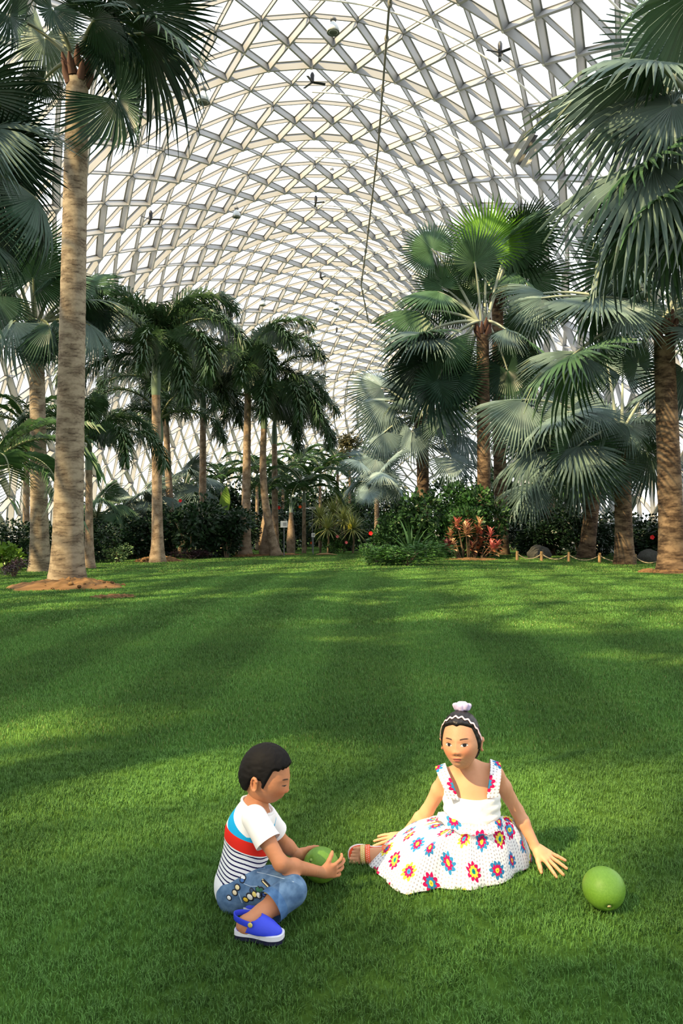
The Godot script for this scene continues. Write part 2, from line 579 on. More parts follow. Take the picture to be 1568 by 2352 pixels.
func build_vault() -> void:
	var root := Node3D.new()
	root.name = "ceiling"
	add_child(root)
	structure(root, "curved glass vault of grey beams in a triangular grid over the lawn", "glass roof")
	var ang := arch_angles()
	var pts := []
	for i in ROWS:
		var row := PackedVector3Array()
		var shift := i % 2
		for j in COLS + 1 - shift:
			row.append(vault_point(S_BEGIN + i * ROW, ang[j * 2 + shift]))
		pts.append(row)
	# edges and panes as [row, col, row, col ...]
	var edges := []
	var panes := []
	for i in ROWS:
		var sh := i % 2
		var cnt: int = pts[i].size()
		for j in cnt - 1:
			edges.append([i, j, i, j + 1])
		if i + 1 < ROWS:
			var up: int = pts[i + 1].size()
			for j in cnt:
				# neighbours above: unshifted j -> j-1, j ; shifted j -> j, j+1
				for m in ([j - 1, j] if sh == 0 else [j, j + 1]):
					if m >= 0 and m < up:
						edges.append([i, j, i + 1, m])
			for j in cnt - 1:
				var m: int = j if sh == 0 else j + 1
				if m >= 0 and m < up:
					panes.append([i, j, i, j + 1, i + 1, m])
			for j in up - 1:
				var m: int = j + 1 if sh == 0 else j
				if m >= 0 and m < cnt:
					panes.append([i + 1, j + 1, i + 1, j, i, m])
		if sh == 0 and i + 2 < ROWS:
			for e in [0, COLS]:
				edges.append([i, e, i + 2, e])
				panes.append([i, e, i + 2, e, i + 1, 0 if e == 0 else COLS - 1])
	# the unit beam: 1 m long, dark inner flange at the bottom, a painted web, the glazing bar outside
	var unit := {}
	for g in [true, false]:
		var one := Shape.new()
		beam_into(one, Vector3.ZERO, Vector3.BACK, Vector3.RIGHT, Vector3.UP, g)
		unit[g] = one.mesh()
	var scored := []
	for k in edges.size():
		var e: Array = edges[k]
		var a: Vector3 = pts[e[0]][e[1]]
		var b: Vector3 = pts[e[2]][e[3]]
		scored.append([in_view_score(a, b), k])
	scored.sort_custom(func(x, y): return x[0] > y[0])
	var single := {}
	for k in 300:
		single[scored[k][1]] = true
	var rest := {true: Shape.new(), false: Shape.new()}
	for k in edges.size():
		var e: Array = edges[k]
		var a: Vector3 = pts[e[0]][e[1]]
		var b: Vector3 = pts[e[2]][e[3]]
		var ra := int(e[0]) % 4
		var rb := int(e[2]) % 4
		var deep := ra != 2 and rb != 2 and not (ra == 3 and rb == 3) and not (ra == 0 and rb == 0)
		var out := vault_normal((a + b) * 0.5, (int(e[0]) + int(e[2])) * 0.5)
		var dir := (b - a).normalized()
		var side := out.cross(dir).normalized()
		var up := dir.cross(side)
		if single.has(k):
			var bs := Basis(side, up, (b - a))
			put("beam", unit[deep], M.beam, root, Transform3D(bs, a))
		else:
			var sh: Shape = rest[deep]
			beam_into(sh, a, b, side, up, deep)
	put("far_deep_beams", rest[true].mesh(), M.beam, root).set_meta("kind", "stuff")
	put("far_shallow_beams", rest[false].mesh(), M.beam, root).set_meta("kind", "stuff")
	# panes
	scored = []
	for k in panes.size():
		var e: Array = panes[k]
		scored.append([in_view_score(pts[e[0]][e[1]], pts[e[4]][e[5]]), k])
	scored.sort_custom(func(x, y): return x[0] > y[0])
	single = {}
	for k in 300:
		single[scored[k][1]] = true
	var far_panes := Shape.new()
	for k in panes.size():
		var e: Array = panes[k]
		var out := vault_normal((pts[e[0]][e[1]] + pts[e[2]][e[3]] + pts[e[4]][e[5]]) / 3.0, (int(e[0]) + int(e[4])) * 0.5) * 0.29
		var a: Vector3 = pts[e[0]][e[1]] + out
		var b: Vector3 = pts[e[2]][e[3]] + out
		var c: Vector3 = pts[e[4]][e[5]] + out
		if single.has(k):
			var s := Shape.new()
			s.flat_tri(a, b, c)
			put("pane", s.mesh(), M.pane, root)
		else:
			far_panes.flat_tri(a, b, c)
	put("far_panes", far_panes.mesh(), M.pane, root).set_meta("kind", "stuff")
	# connectors at the nodes of the deep bands
	var con := Shape.new()
	for i in ROWS:
		if i % 4 > 1:
			continue
		for p in pts[i]:
			var out := vault_normal(p, i)
			var px := to_px(p)
			if px.z < 0 or px.z > 90 or px.x < -50 or px.x > 1620 or px.y < -50:
				continue
			var side := out.cross(Vector3.BACK).normalized()
			con.bar(p - out * 0.1, p + out * 0.02, side, out.cross(side), 0.045, 0.045)
	put("node_connectors", con.mesh(), M.beam_white, root).set_meta("kind", "stuff")
	# watering pipes that follow the arches on the right
	for i in range(30, 60, 4):
		var line := PackedVector3Array()
		var rad := PackedFloat32Array()
		for k in 27:
			line.append(vault_point(S_BEGIN + i * ROW, PI * (0.5 + 0.36 * k / 26.0), 0.22))
			rad.append(0.035)
		var tube := Shape.new()
		tube.tube(line, rad, 6)
		put("pipe", tube.mesh(), M.beam_white, root)
	# kerb under the vault
	for e in 2:
		var kb := Shape.new()
		for i in ROWS - 1:
			var a := vault_point(S_BEGIN + i * ROW, 0.0 if e == 0 else PI)
			var b := vault_point(S_BEGIN + (i + 1) * ROW, 0.0 if e == 0 else PI)
			var d := (b - a).normalized()
			kb.bar(a + Vector3(0, 0.05, 0), b + Vector3(0, 0.05, 0), d.cross(Vector3.UP), Vector3.UP, 0.25, 0.3)
		var o := put("wall_left" if e == 0 else "wall_right", kb.mesh(), M.concrete)
		structure(o, "low concrete kerb carrying the %s foot of the glass vault" % ("left" if e == 0 else "right"), "wall")

# one paint for all; beam depth alternates by band, putting brighter and greyer strips into the shape
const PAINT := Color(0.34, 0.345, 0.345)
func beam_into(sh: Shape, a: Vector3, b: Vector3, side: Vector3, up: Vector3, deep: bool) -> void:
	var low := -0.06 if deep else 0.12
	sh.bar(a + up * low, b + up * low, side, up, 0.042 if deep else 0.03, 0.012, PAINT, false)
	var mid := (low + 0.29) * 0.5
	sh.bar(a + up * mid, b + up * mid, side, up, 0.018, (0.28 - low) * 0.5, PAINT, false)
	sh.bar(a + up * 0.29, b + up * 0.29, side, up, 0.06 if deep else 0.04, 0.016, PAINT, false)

func vault_normal(p: Vector3, row: float) -> Vector3:
	var f := spine(S_BEGIN + row * ROW)
	var c := f.origin
	var q := Vector2(p.x, -p.z) - c
	var u := q.dot(f.x) / (15.0 * 15.0)
	var h := p.y / (20.8 * 20.8)
	var n2 := f.x * u
	return Vector3(n2.x, h, -n2.y).normalized()

func in_view_score(a: Vector3, b: Vector3) -> float:
	var p := to_px(a)
	var q := to_px(b)
	if p.z < 0 or q.z < 0:
		return -1.0
	var m := (p + q) * 0.5
	if m.x < -20 or m.x > 1588 or m.y < -20 or m.y > 1150:
		return -1.0
	return Vector2(p.x - q.x, p.y - q.y).length()
# ---------- palms ----------
var fan_meshes := {}
var frond_meshes := {}

# A pleated fan blade. Origin: where stalk and blade meet; +y runs along the midrib, +z is the upper face. Radius about 1.
func fan_mesh(kind: String, variant: int) -> ArrayMesh:
	var key := kind + str(variant)
	if fan_meshes.has(key):
		return fan_meshes[key]
	var r := RandomNumberGenerator.new()
	r.seed = hash(key)
	var stiff := kind == "stiff"
	var count := 54 if stiff else 60
	var spread := deg_to_rad([158.0, 140.0, 150.0][variant % 3] if stiff else [150.0, 128.0, 140.0][variant % 3])
	var fold: float = [0.32, 0.62, 0.14, 0.45][variant % 4]
	var droop: float = ([0.12, 0.2, 0.05, 0.28] if stiff else [0.2, 0.34, 0.12, 0.4])[variant % 4]
	var joined: float = 0.56 if stiff else 0.6
	var sh := Shape.new()
	var step := 2.0 * spread / count
	for k in count:
		var mid := -spread + step * (k + 0.5)
		var q := absf(mid) / spread
		var length := (1.0 - 0.26 * q * q) * r.randf_range(0.93, 1.04)
		var tip_droop := droop * r.randf_range(0.7, 1.6)
		var twist := r.randf_range(-0.05, 0.05)
		var tone := r.randf_range(0.66, 0.9)
		var rows := []
		for e in [[0.04, 0.5, 0.0], [0.3, 0.5, 1.0], [joined, 0.5, 1.0], [0.8, 0.30, 0.8], [1.0, 0.03, 0.3]]:
			var rad: float = e[0] * length
			var half: float = step * e[1] * (1.0 if e[0] <= joined else joined / e[0])
			var pts := []
			for s in 3:
				var an: float = mid + half * (s - 1) + (twist * (e[0] - joined) if e[0] > joined else 0.0)
				var x := sin(an) * rad
				var y := cos(an) * rad
				var z := -fold * absf(x) - tip_droop * rad * rad * rad - 0.1 * maxf(0.0, y) * rad
				if s == 1:
					z += step * rad * 0.42 * e[2]
				pts.append(Vector3(x, y, z))
			rows.append(pts)
		var c0 := Color(tone, tone, tone)
		var dry := r.randf() < 0.06
		for e in 4:
			var a: Array = rows[e]
			var b: Array = rows[e + 1]
			var c := c0
			if e == 3 and dry:
				c = Color(1.0, 0.86, 0.62)
			sh.flat_quad(a[0], b[0], b[1], a[1], c)
			sh.flat_quad(a[1], b[1], b[2], a[2], c)
	# the midrib on the underside
	var rib := PackedVector3Array()
	var rr := PackedFloat32Array()
	for e in 5:
		var y := 0.12 * e
		rib.append(Vector3(0, y, -0.1 * y * y - 0.005))
		rr.append(0.016 - 0.003 * e)
	sh.tube(rib, rr, 5, Color(1.0, 1.0, 0.9))
	fan_meshes[key] = sh.mesh()
	return fan_meshes[key]

func bezier(a: Vector3, b: Vector3, c: Vector3, n: int) -> PackedVector3Array:
	var out := PackedVector3Array()
	for k in n + 1:
		var t := float(k) / n
		out.append(a.lerp(b, t).lerp(b.lerp(c, t), t))
	return out

# one leaf: blade at `hub` along `axis`, upper face towards `face`, with its stalk from `root`
func fan_leaf(palm: Node3D, root: Vector3, hub: Vector3, axis: Vector3, face: Vector3, size: float, kind: String, variant: int, mat: Material, stalk: Material, thick := 0.035) -> void:
	axis = axis.normalized()
	var z := (face - axis * face.dot(axis)).normalized()
	var x := axis.cross(z)
	var leaf := put("leaf", fan_mesh(kind, variant), mat, palm, Transform3D(Basis(x * size, axis * size, z * size), hub - palm.position))
	var mid := root.lerp(hub, 0.55) + Vector3(0, root.distance_to(hub) * 0.16, 0)
	var pts := bezier(root, mid, hub + axis * size * 0.03, 7)
	var inv := leaf.transform.affine_inverse()
	var sh := Shape.new()
	var radii := PackedFloat32Array()
	for k in pts.size():
		pts[k] = inv * (pts[k] - palm.position)
		radii.append(lerpf(thick * 1.5, thick * 0.6, k / 7.0) / size)
	sh.tube(pts, radii, 6, Color.WHITE)
	put("stalk", sh.mesh(), stalk, leaf)

func trunk_mesh(base: Vector3, top: Vector3, r0: float, r1: float, bend: Vector3, seed_: int, ring := 0.1, flare := 1.35) -> ArrayMesh:
	var r := RandomNumberGenerator.new()
	r.seed = seed_
	var n := int(clampf((top.y - base.y) / 0.06, 30, 150))
	var pts := PackedVector3Array()
	var radii := PackedFloat32Array()
	for k in n + 1:
		var t := float(k) / n
		pts.append(base.lerp(top, t) + bend * sin(PI * t) - base)
		var h := (top.y - base.y) * t
		var rad := lerpf(r0, r1, pow(t, 0.7)) * (1.0 + (flare - 1.0) * exp(-h / 0.45))
		rad *= 1.0 + 0.012 * r.randf_range(-1, 1) + 0.014 * (1.0 if fmod(h, ring) < ring * 0.4 else 0.0)
		radii.append(rad)
	var sh := Shape.new()
	sh.tube(pts, radii, 22, Color.WHITE, true, 1.0)
	return sh.mesh()

# leaves: [hub px, hub py, depth behind the trunk, radius in pixels, angle of the midrib in the picture (0 right, 90 up), tilt of the midrib away from the viewer in degrees, facing (-1 underside .. 1 upper side), variant, material]
func fan_palm(called: String, label: String, group: String, base: Vector3, top: Vector3, r0: float, r1: float, style: Dictionary, leaves: Array, extra := 0, extra_size := 1.1, bend := Vector3.ZERO, extra_low := -0.5) -> Node3D:
	var palm := thing(called, label, "palm", base, group)
	put("trunk", trunk_mesh(base, top, r0, r1, bend, hash(label)), style.trunk, palm)
	var depth := -(cam_basis.transposed() * (top - EYE)).z
	var r := RandomNumberGenerator.new()
	r.seed = hash(label)
	var heart := top + Vector3(0, r1 * 2.2, 0)
	# the old leaf bases that clothe the top of the trunk
	for k in 14:
		var an := k * 2.4
		var dir := Vector3(cos(an), 0, sin(an))
		var b := top + dir * r1 * 0.75 + Vector3(0, -r1 * 0.6 + 0.14 * r1 * k, 0)
		var sh := Shape.new()
		sh.tube(PackedVector3Array([b - base, b + dir * r1 * 0.45 + Vector3(0, r1 * 0.9, 0) - base, b + dir * r1 * 0.62 + Vector3(0, r1 * 1.7, 0) - base]), PackedFloat32Array([r1 * 0.42, r1 * 0.3, r1 * 0.1]), 7)
		put("leaf_base", sh.mesh(), style.boot, palm)
	for l in leaves:
		var d: float = depth + l[2]
		var hub := at_px(l[0], l[1], d)
		var size: float = l[3] * d / FOCAL
		var an := deg_to_rad(l[4])
		var ti := deg_to_rad(l[5])
		var axis := cam_basis * Vector3(cos(an) * cos(ti), sin(an) * cos(ti), -sin(ti))
		var sight := (EYE - hub).normalized()
		var f: float = l[6]
		var face := Vector3.UP * (1.0 - absf(f)) + sight * f
		var mat: Material = style.leaf if l.size() < 9 else l[8]
		var rd := Vector3(hub.x - heart.x, 0, hub.z - heart.z).limit_length(r1 * 0.8)
		fan_leaf(palm, heart + rd, hub, axis, face, size, style.kind, int(l[7]), mat, style.stalk, style.get("thick", 0.035))
	for k in extra:
		var an := k * 2.39996 + r.randf() * 0.6
		var el := lerpf(1.25, extra_low, (k + 0.5) / extra)
		var dir := Vector3(cos(an) * cos(el), sin(el), sin(an) * cos(el))
		var reach := extra_size * r.randf_range(0.95, 1.35)
		var hub := heart + dir * reach
		var out := (dir + Vector3(0, -0.55 - 0.4 * (1.0 - el), 0)).normalized()
		var size := extra_size * r.randf_range(0.85, 1.1)
		var face := Vector3.UP + dir * -0.2
		if absf(out.dot(Vector3.UP)) > 0.9:
			face = Vector3(dir.x, 0.2, dir.z)
		fan_leaf(palm, heart + Vector3(dir.x, 0, dir.z) * r1 * 0.6, hub, out, face, size, style.kind, k, style.leaf, style.stalk, style.get("thick", 0.035))
	return palm

# A feather leaf. Origin at the leaf base, growing out along +x and arching in the xy plane.
func frond_mesh(kind: String, variant: int) -> Array:
	var key := kind + str(variant)
	if frond_meshes.has(key):
		return frond_meshes[key]
	var r := RandomNumberGenerator.new()
	r.seed = hash(key)
	var bushy := kind == "bushy"
	var e0: float = ([1.48, 1.1, 0.6, 1.4, 0.2] if bushy else [1.25, 0.95, 0.55, 1.05, 0.3])[variant % 5]
	var e1: float = ([-0.5, -1.1, -1.45, -0.9, -1.5] if bushy else [-0.75, -1.2, -1.45, -0.3, -1.5])[variant % 5]
	var n := 44 if bushy else 40
	var pts := PackedVector3Array()
	var dirs := PackedVector3Array()
	var p := Vector3.ZERO
	var bow := r.randf_range(-0.25, 0.25)
	for k in n + 1:
		var t := float(k) / n
		var el := lerpf(e0, e1, pow(t, 1.25))
		var d := Vector3(cos(el), sin(el), bow * t).normalized()
		pts.append(p)
		dirs.append(d)
		p += d / n
	var rib := Shape.new()
	var radii := PackedFloat32Array()
	for k in n + 1:
		radii.append(lerpf(0.017, 0.003, float(k) / n))
	rib.tube(pts, radii, 5)
	var sh := Shape.new()
	for k in range(5, n + 1):
		var t := float(k) / n
		var d := dirs[k]
		var side := d.cross(Vector3.UP).normalized()
		if side.length() < 0.5:
			side = Vector3.BACK
		var up := side.cross(d)
		var per := 12 if bushy else 2
		for m in per:
			var ro: float = r.randf() * TAU if bushy else (0.25 if m == 0 else PI - 0.25) + r.randf_range(-0.15, 0.15)
			var outw := side * cos(ro) + up * sin(ro)
			var length := (0.21 if bushy else 0.3) * (1.0 - 0.45 * t) * r.randf_range(0.8, 1.15) * (1.0 if t > 0.2 else 0.5 + 2.5 * t)
			var lean := 0.5 if bushy else 0.6
			var dir := (outw + d * lean).normalized()
			var w := dir.cross(d).normalized() * (0.0068 if bushy else 0.013)
			var a := pts[k] + outw * 0.004
			var b := a + dir * length * 0.55 + Vector3(0, -0.012, 0)
			var c := a + dir * length + Vector3(0, -0.075 if bushy else -0.09, 0)
			var tone := r.randf_range(0.56, 0.96)
			var col := Color(tone, tone, tone)
			sh.flat_quad(a - w * 0.5, b - w, b + w, a + w * 0.5, col)
			sh.flat_tri(b - w, c, b + w, col)
	frond_meshes[key] = [sh.mesh(), rib.mesh()]
	return frond_meshes[key]

func put_frond(palm: Node3D, kind: String, variant: int, at: Vector3, turn: float, size: float, mat: Material, rib_mat: Material, tilt := 0.0) -> void:
	var m := frond_mesh(kind, variant)
	var b := Basis(Vector3.UP, turn) * Basis(Vector3.BACK, tilt)
	var leaf := put("frond", m[0], mat, palm, Transform3D(b.scaled(Vector3.ONE * size), at - palm.position))
	put("rib", m[1], rib_mat, leaf)

# fronds: [turn in degrees (0 right, 90 away, 180 left, 270 near), variant, length, tilt]
func feather_palm(called: String, label: String, group: String, base: Vector3, top: Vector3, r0: float, r1: float, style: Dictionary, fronds: Array, shaft := 1.4, bend := Vector3.ZERO) -> Node3D:
	var palm := thing(called, label, "palm", base, group)
	put("trunk", trunk_mesh(base, top, r0, r1, bend, hash(label), 0.16, style.get("flare", 1.5)), style.trunk, palm)
	if shaft > 0.0:
		var sh := Shape.new()
		sh.tube(PackedVector3Array([top - base, top - base + Vector3(0, shaft * 0.25, 0), top - base + Vector3(0, shaft * 0.7, 0), top - base + Vector3(0, shaft, 0)]), PackedFloat32Array([r1 * 1.05, r1 * 1.2, r1 * 0.95, r1 * 0.5]), 14)
		put("crownshaft", sh.mesh(), style.shaft, palm)
	var heart := top + Vector3(0, shaft * 0.93, 0)
	for f in fronds:
		put_frond(palm, style.kind, f[1], heart, deg_to_rad(f[0]), f[2], style.leaf, style.rib, f[3] if f.size() > 3 else 0.0)
	return palm
func build_palms() -> void:
	var silvery := {"kind": "stiff", "leaf": M.leaf_silver, "stalk": M.stalk_silver, "trunk": M.trunk_brown, "boot": M.boot, "thick": 0.045}
	var green := {"kind": "stiff", "leaf": M.leaf_green, "stalk": M.stalk_silver, "trunk": M.trunk_brown, "boot": M.boot, "thick": 0.045}
	var fanny := {"kind": "soft", "leaf": M.leaf_dark, "stalk": M.stalk_green, "trunk": M.trunk_grey, "boot": M.boot, "thick": 0.04}
	# the tall ringed palm on the left of the lawn
	var b := on_ground(154, 1345)
	var d := -b.z
	fan_palm("fan_palm", "tall fan palm with thick ringed grey trunk in a bare soil ring", "", b, at_px(178, 185, d), 0.34, 0.235, fanny, [
		[256, 62, -0.5, 118, -35, 15, -0.35, 1], [268, 228, -0.3, 150, -62, 5, -0.55, 1], [325, 75, -0.2, 205, -16, 0, -0.35, 3],
		[20, 35, 0.2, 120, -75, 0, -0.5, 1], [105, 85, 0.9, 110, -105, 20, 0.5, 3, M.leaf_pale], [100, 185, 0.5, 75, 200, 20, -0.1, 2],
		[120, 20, -0.6, 95, -95, -20, -0.6, 0], [325, 25, 0.6, 175, 15, 15, -0.5, 0], [215, 45, -0.9, 130, -10, -25, -0.6, 2], [240, -60, 0.2, 170, 70, 10, -0.5, 0], [60, -70, 0.6, 170, 120, 10, -0.5, 2]], 0)
	b = on_ground(92, 1312)
	d = -b.z
	fan_palm("fan_palm", "fan palm with slightly leaning grey trunk standing behind the tall ringed palm", "", b, at_px(84, 775, d), 0.27, 0.2, fanny, [
		[195, 690, 0.4, 95, 10, 20, -0.3, 1], [205, 745, 0.1, 90, -35, 10, 0.4, 3, M.leaf_silver], [190, 655, 0.8, 95, 25, 10, 0.4, 2, M.leaf_green], [225, 715, 0.9, 80, -55, 0, -0.6, 1],
		[75, 640, -0.5, 110, 60, -10, -0.4, 0, M.leaf_green], [20, 600, -0.8, 120, 100, 0, 0.4, 2, M.leaf_green], [-10, 680, -1.2, 110, -150, 0, 0.5, 3], [30, 740, -1.3, 115, -115, -15, 0.4, 1, M.leaf_silver], [10, 640, 0.6, 120, 150, 10, -0.4, 0], [105, 790, -0.7, 70, -75, 0, -0.5, 1], [60, 575, 0.8, 105, 85, 20, -0.5, 0, M.leaf_green]], 4, 1.0)
	# a palm whose trunk stands outside the frame on the left
	b = at_px(-150, 1208, 12.5)
	b.y = 0.0
	fan_palm("fan_palm", "dark fan palm reaching in beside the tall ringed palm with its lower leaves", "", b, at_px(-130, 430, 12.5), 0.26, 0.2, fanny, [
		[-15, 350, 0.3, 165, 10, 10, -0.7, 1], [-30, 300, -0.3, 150, 15, -20, 0.45, 3, M.leaf_silver], [-20, 290, 0.6, 150, 55, 0, -0.6, 2], [-35, 505, 0.2, 125, 0, 10, -0.5, 1], [-45, 540, -0.4, 130, -35, 0, 0.4, 3], [-60, 700, 0.2, 150, -35, 0, -0.3, 1], [-30, 400, 0.9, 150, -50, 10, -0.5, 0]], 6, 1.1)
	# right side, from the frame's edge inwards
	b = at_px(1690, 1208, 11.5)
	b.y = 0.0
	fan_palm("silver_fan_palm", "silver fan palm leaning its broad lower leaves over the right edge of the lawn", "", b, at_px(1680, 420, 11.5), 0.3, 0.24, silvery, [
		[1512, 190, 0.2, 285, 172, 5, 0.42, 1], [1545, 240, -0.4, 180, 212, -15, 0.55, 0], [1497, 373, 0.0, 265, 192, 5, 0.4, 3], [1500, 365, 0.4, 235, 208, 0, -0.35, 1, M.leaf_green], [1580, 95, 0.4, 210, 165, 10, 0.6, 2], [1600, -20, -0.3, 250, 195, -10, -0.55, 1, M.leaf_green], [1545, 470, 0.2, 215, 205, 0, -0.45, 3, M.leaf_green], [1590, 450, 0.5, 250, 190, 10, 0.5, 2], [1560, 560, 0.8, 150, 235, 10, -0.4, 1]], 5, 1.5)
	b = on_ground(1545, 1314)
	d = -b.z
	fan_palm("silver_fan_palm", "silver fan palm with stout brown trunk beside the small soil heap", "", b, at_px(1524, 775, d), 0.37, 0.27, silvery, [
		[1375, 683, -0.8, 165, 180, -5, 0.2, 0], [1380, 690, -0.4, 130, 228, 0, -0.5, 3, M.leaf_green], [1245, 685, 0.4, 90, 178, 0, 0.5, 3], [1250, 675, 0.8, 100, 150, 0, 0.3, 1], [1320, 812, -0.6, 165, 205, 0, -0.25, 3, M.leaf_green], [1330, 810, -0.3, 135, 172, 0, 0.15, 1], [1440, 700, -0.9, 105, 230, -10, 0.35, 1, M.leaf_silver], [1485, 670, -1.0, 75, 200, -20, -0.3, 2], [1465, 835, 0.5, 70, 100, 10, -0.3, 2], [1445, 610, 0.5, 150, 160, 10, -0.45, 0, M.leaf_green], [1560, 560, 0.4, 150, 100, 0, -0.5, 2, M.leaf_green], [1590, 640, -0.5, 140, 30, 0, 0.4, 1], [1480, 560, 0.8, 150, 130, 20, 0.4, 2], [1600, 760, -0.3, 120, -30, 0, 0.3, 3], [1575, 850, 0.4, 120, -60, 0, -0.4, 3]], 5, 1.4)
	b = on_ground(1434, 1298)
	d = -b.z
	fan_palm("silver_fan_palm", "low silver fan palm with short brown trunk behind the rope fence", "", b, at_px(1427, 1025, d), 0.29, 0.26, silvery, [
		[1200, 918, -0.2, 130, 180, 0, 0.45, 1], [1302, 943, -0.6, 120, 265, -10, 0.4, 1], [1290, 950, -0.2, 140, 200, 0, -0.2, 3], [1330, 1024, -0.6, 130, 195, 0, 0.2, 3], [1320, 1030, -0.3, 120, 245, 0, -0.5, 1, M.leaf_green], [1395, 965, 0.3, 120, 150, 10, 0.45, 2], [1440, 975, -0.8, 85, 280, -25, 0.3, 1], [1470, 955, 0.2, 110, 10, 0, -0.3, 1], [1395, 840, 0.6, 90, 110, 10, -0.4, 2], [1430, 850, 0.8, 95, 85, 10, 0.4, 0], [1240, 1000, 0.6, 110, 190, 0, 0.5, 0], [1220, 1040, 0.2, 115, 205, 0, 0.3, 3], [1490, 1040, 0.3, 110, -40, 0, -0.4, 3], [1345, 1065, 0.5, 120, 230, 0, 0.35, 0], [1385, 1050, -0.2, 100, 250, 0, -0.3, 1]], 3, 1.3)
	b = on_ground(1330, 1282)
	b.z = -31.0
	b.x = 9.5
	fan_palm("silver_fan_palm", "brown-trunked silver fan palm deep in the shade behind the low one", "", b, at_px(1368, 1090, 31.0), 0.3, 0.26, silvery, [
		[1225, 1110, -2.0, 90, 190, 0, 0.4, 1], [1215, 1120, -1.6, 90, 225, 0, -0.3, 3], [1290, 1085, 0.2, 100, 200, 0, -0.3, 0], [1330, 1100, 0.6, 90, 250, 0, 0.3, 1]], 8, 1.4)
	b = at_px(1258, 1208, 35.0)
	b.y = 0.0
	fan_palm("silver_fan_palm", "slim shaded silver fan palm between the grey boulder and the pink-leaved bush", "", b, at_px(1262, 1030, 35.0), 0.26, 0.22, silvery, [[1200, 960, 0.2, 90, 170, 0, 0.4, 1], [1290, 900, 0.2, 90, 60, 0, -0.4, 0], [1230, 880, 0.4, 90, 120, 0, 0.4, 2]], 9, 1.4)
	# the tall green-headed palm at the shrub bed
	b = at_px(1112, 1208, 32.5)
	b.y = 0.0
	fan_palm("silver_fan_palm", "tall fan palm with a bright green new leaf above the shrub bed", "", b, at_px(1108, 770, 32.5), 0.28, 0.25, green, [
		[1117, 560, 0.4, 112, 88, 10, -0.75, 2, M.leaf_bright], [992, 573, -0.3, 88, 128, 15, 0.75, 2], [1090, 604, -0.9, 90, 100, -40, 0.75, 0], [1172, 548, 0.3, 100, 40, 20, -0.5, 3], [1180, 560, 0.9, 110, -40, 20, -0.7, 2], [1200, 530, 1.2, 100, 20, 0, -0.6, 0], [1008, 670, -0.3, 100, 175, 0, 0.1, 1], [1015, 660, 0.1, 85, 130, 20, -0.6, 2], [964, 716, -0.2, 105, 172, 0, 0.35, 1], [975, 770, -0.5, 120, 190, 0, -0.3, 3, M.leaf_dark], [980, 765, -0.8, 110, 172, 0, 0.1, 3, M.leaf_silver], [975, 830, -0.2, 120, 205, 0, -0.5, 0, M.leaf_dark], [1025, 785, -0.9, 85, 250, 0, 0.45, 1], [1000, 880, -0.5, 120, 235, 0, -0.5, 3, M.leaf_dark], [1030, 860, -0.2, 100, 265, 0, -0.4, 1, M.leaf_dark], [1158, 756, -0.8, 70, -10, 0, 0.2, 1, M.leaf_silver], [1195, 780, 0.2, 110, -30, 0, -0.3, 1], [1165, 850, 0.3, 100, -75, 0, -0.5, 1, M.leaf_dark], [1075, 850, 0.6, 100, 240, 10, -0.5, 0, M.leaf_dark], [1060, 690, 0.7, 80, 150, 10, -0.5, 0]], 0)
	b = on_ground(1151, 1277)
	d = -b.z
	fan_palm("silver_fan_palm", "grey smooth-trunked fan palm standing behind the pink-leaved bush", "", b, at_px(1142, 700, d), 0.3, 0.24, green, [[1215, 640, 0.5, 100, 20, 0, -0.5, 1], [1110, 640, 0.8, 100, 140, 0, -0.5, 0], [1200, 720, 0.5, 95, -20, 0, -0.4, 3], [1160, 600, 0.8, 100, 80, 0, -0.5, 2]], 6, 1.5)
	# the silver-blue one by the path
	b = at_px(972, 1208, 34.0)
	b.y = 0.0
	fan_palm("silver_fan_palm", "silver-blue fan palm at the middle of the garden with pale drooping leaves", "", b, at_px(970, 985, 34.0), 0.27, 0.25, silvery, [
		[878, 890, -0.3, 88, 150, 0, 0.6, 1, M.leaf_blue], [886, 920, -0.6, 82, 178, 0, 0.55, 1, M.leaf_blue], [884, 952, -0.4, 88, 195, 0, 0.55, 3, M.leaf_blue], [884, 992, -0.7, 78, 215, 0, 0.6, 1, M.leaf_blue], [946, 990, -0.9, 82, 262, -15, 0.4, 1, M.leaf_blue], [864, 1050, -0.4, 82, 165, 0, 0.5, 3, M.leaf_blue], [872, 1092, -0.2, 75, 230, 0, 0.5, 0, M.leaf_blue], [1044, 950, -0.3, 72, -60, 0, 0.5, 1, M.leaf_blue], [1034, 1050, -0.5, 78, -20, 0, 0.5, 0, M.leaf_blue], [1060, 1000, 0.4, 80, -25, 0, 0.4, 3, M.leaf_blue], [1010, 905, 0.5, 80, 60, 0, -0.4, 2, M.leaf_blue], [940, 900, 0.5, 85, 110, 0, -0.4, 2, M.leaf_blue]], 4, 1.2)
	# foxtail palms on the left
	var fox := {"kind": "bushy", "leaf": M.leaf_fox, "rib": M.stalk_green, "trunk": M.trunk_ring, "shaft": M.shaft_green}
	b = on_ground(362, 1291)
	d = -b.z
	feather_palm("foxtail_palm", "foxtail palm with its foot in the wide soil mound beyond the ringed palm", "foxtail palms on the left", b, at_px(358, 908, d), 0.22, 0.15, fox, [
		[35, 0, 4.9], [150, 0, 4.8],
		[40, 0, 4.1], [20, 3, 4.0], [-15, 1, 4.0], [-40, 2, 4.2], [180, 1, 4.2], [160, 0, 3.8], [200, 2, 4.1], [185, 4, 4.0], [-80, 2, 3.8], [230, 1, 3.8], [300, 4, 4.0], [100, 0, 4.0]], 1.5)
	b = on_ground(563, 1277)
	d = -b.z
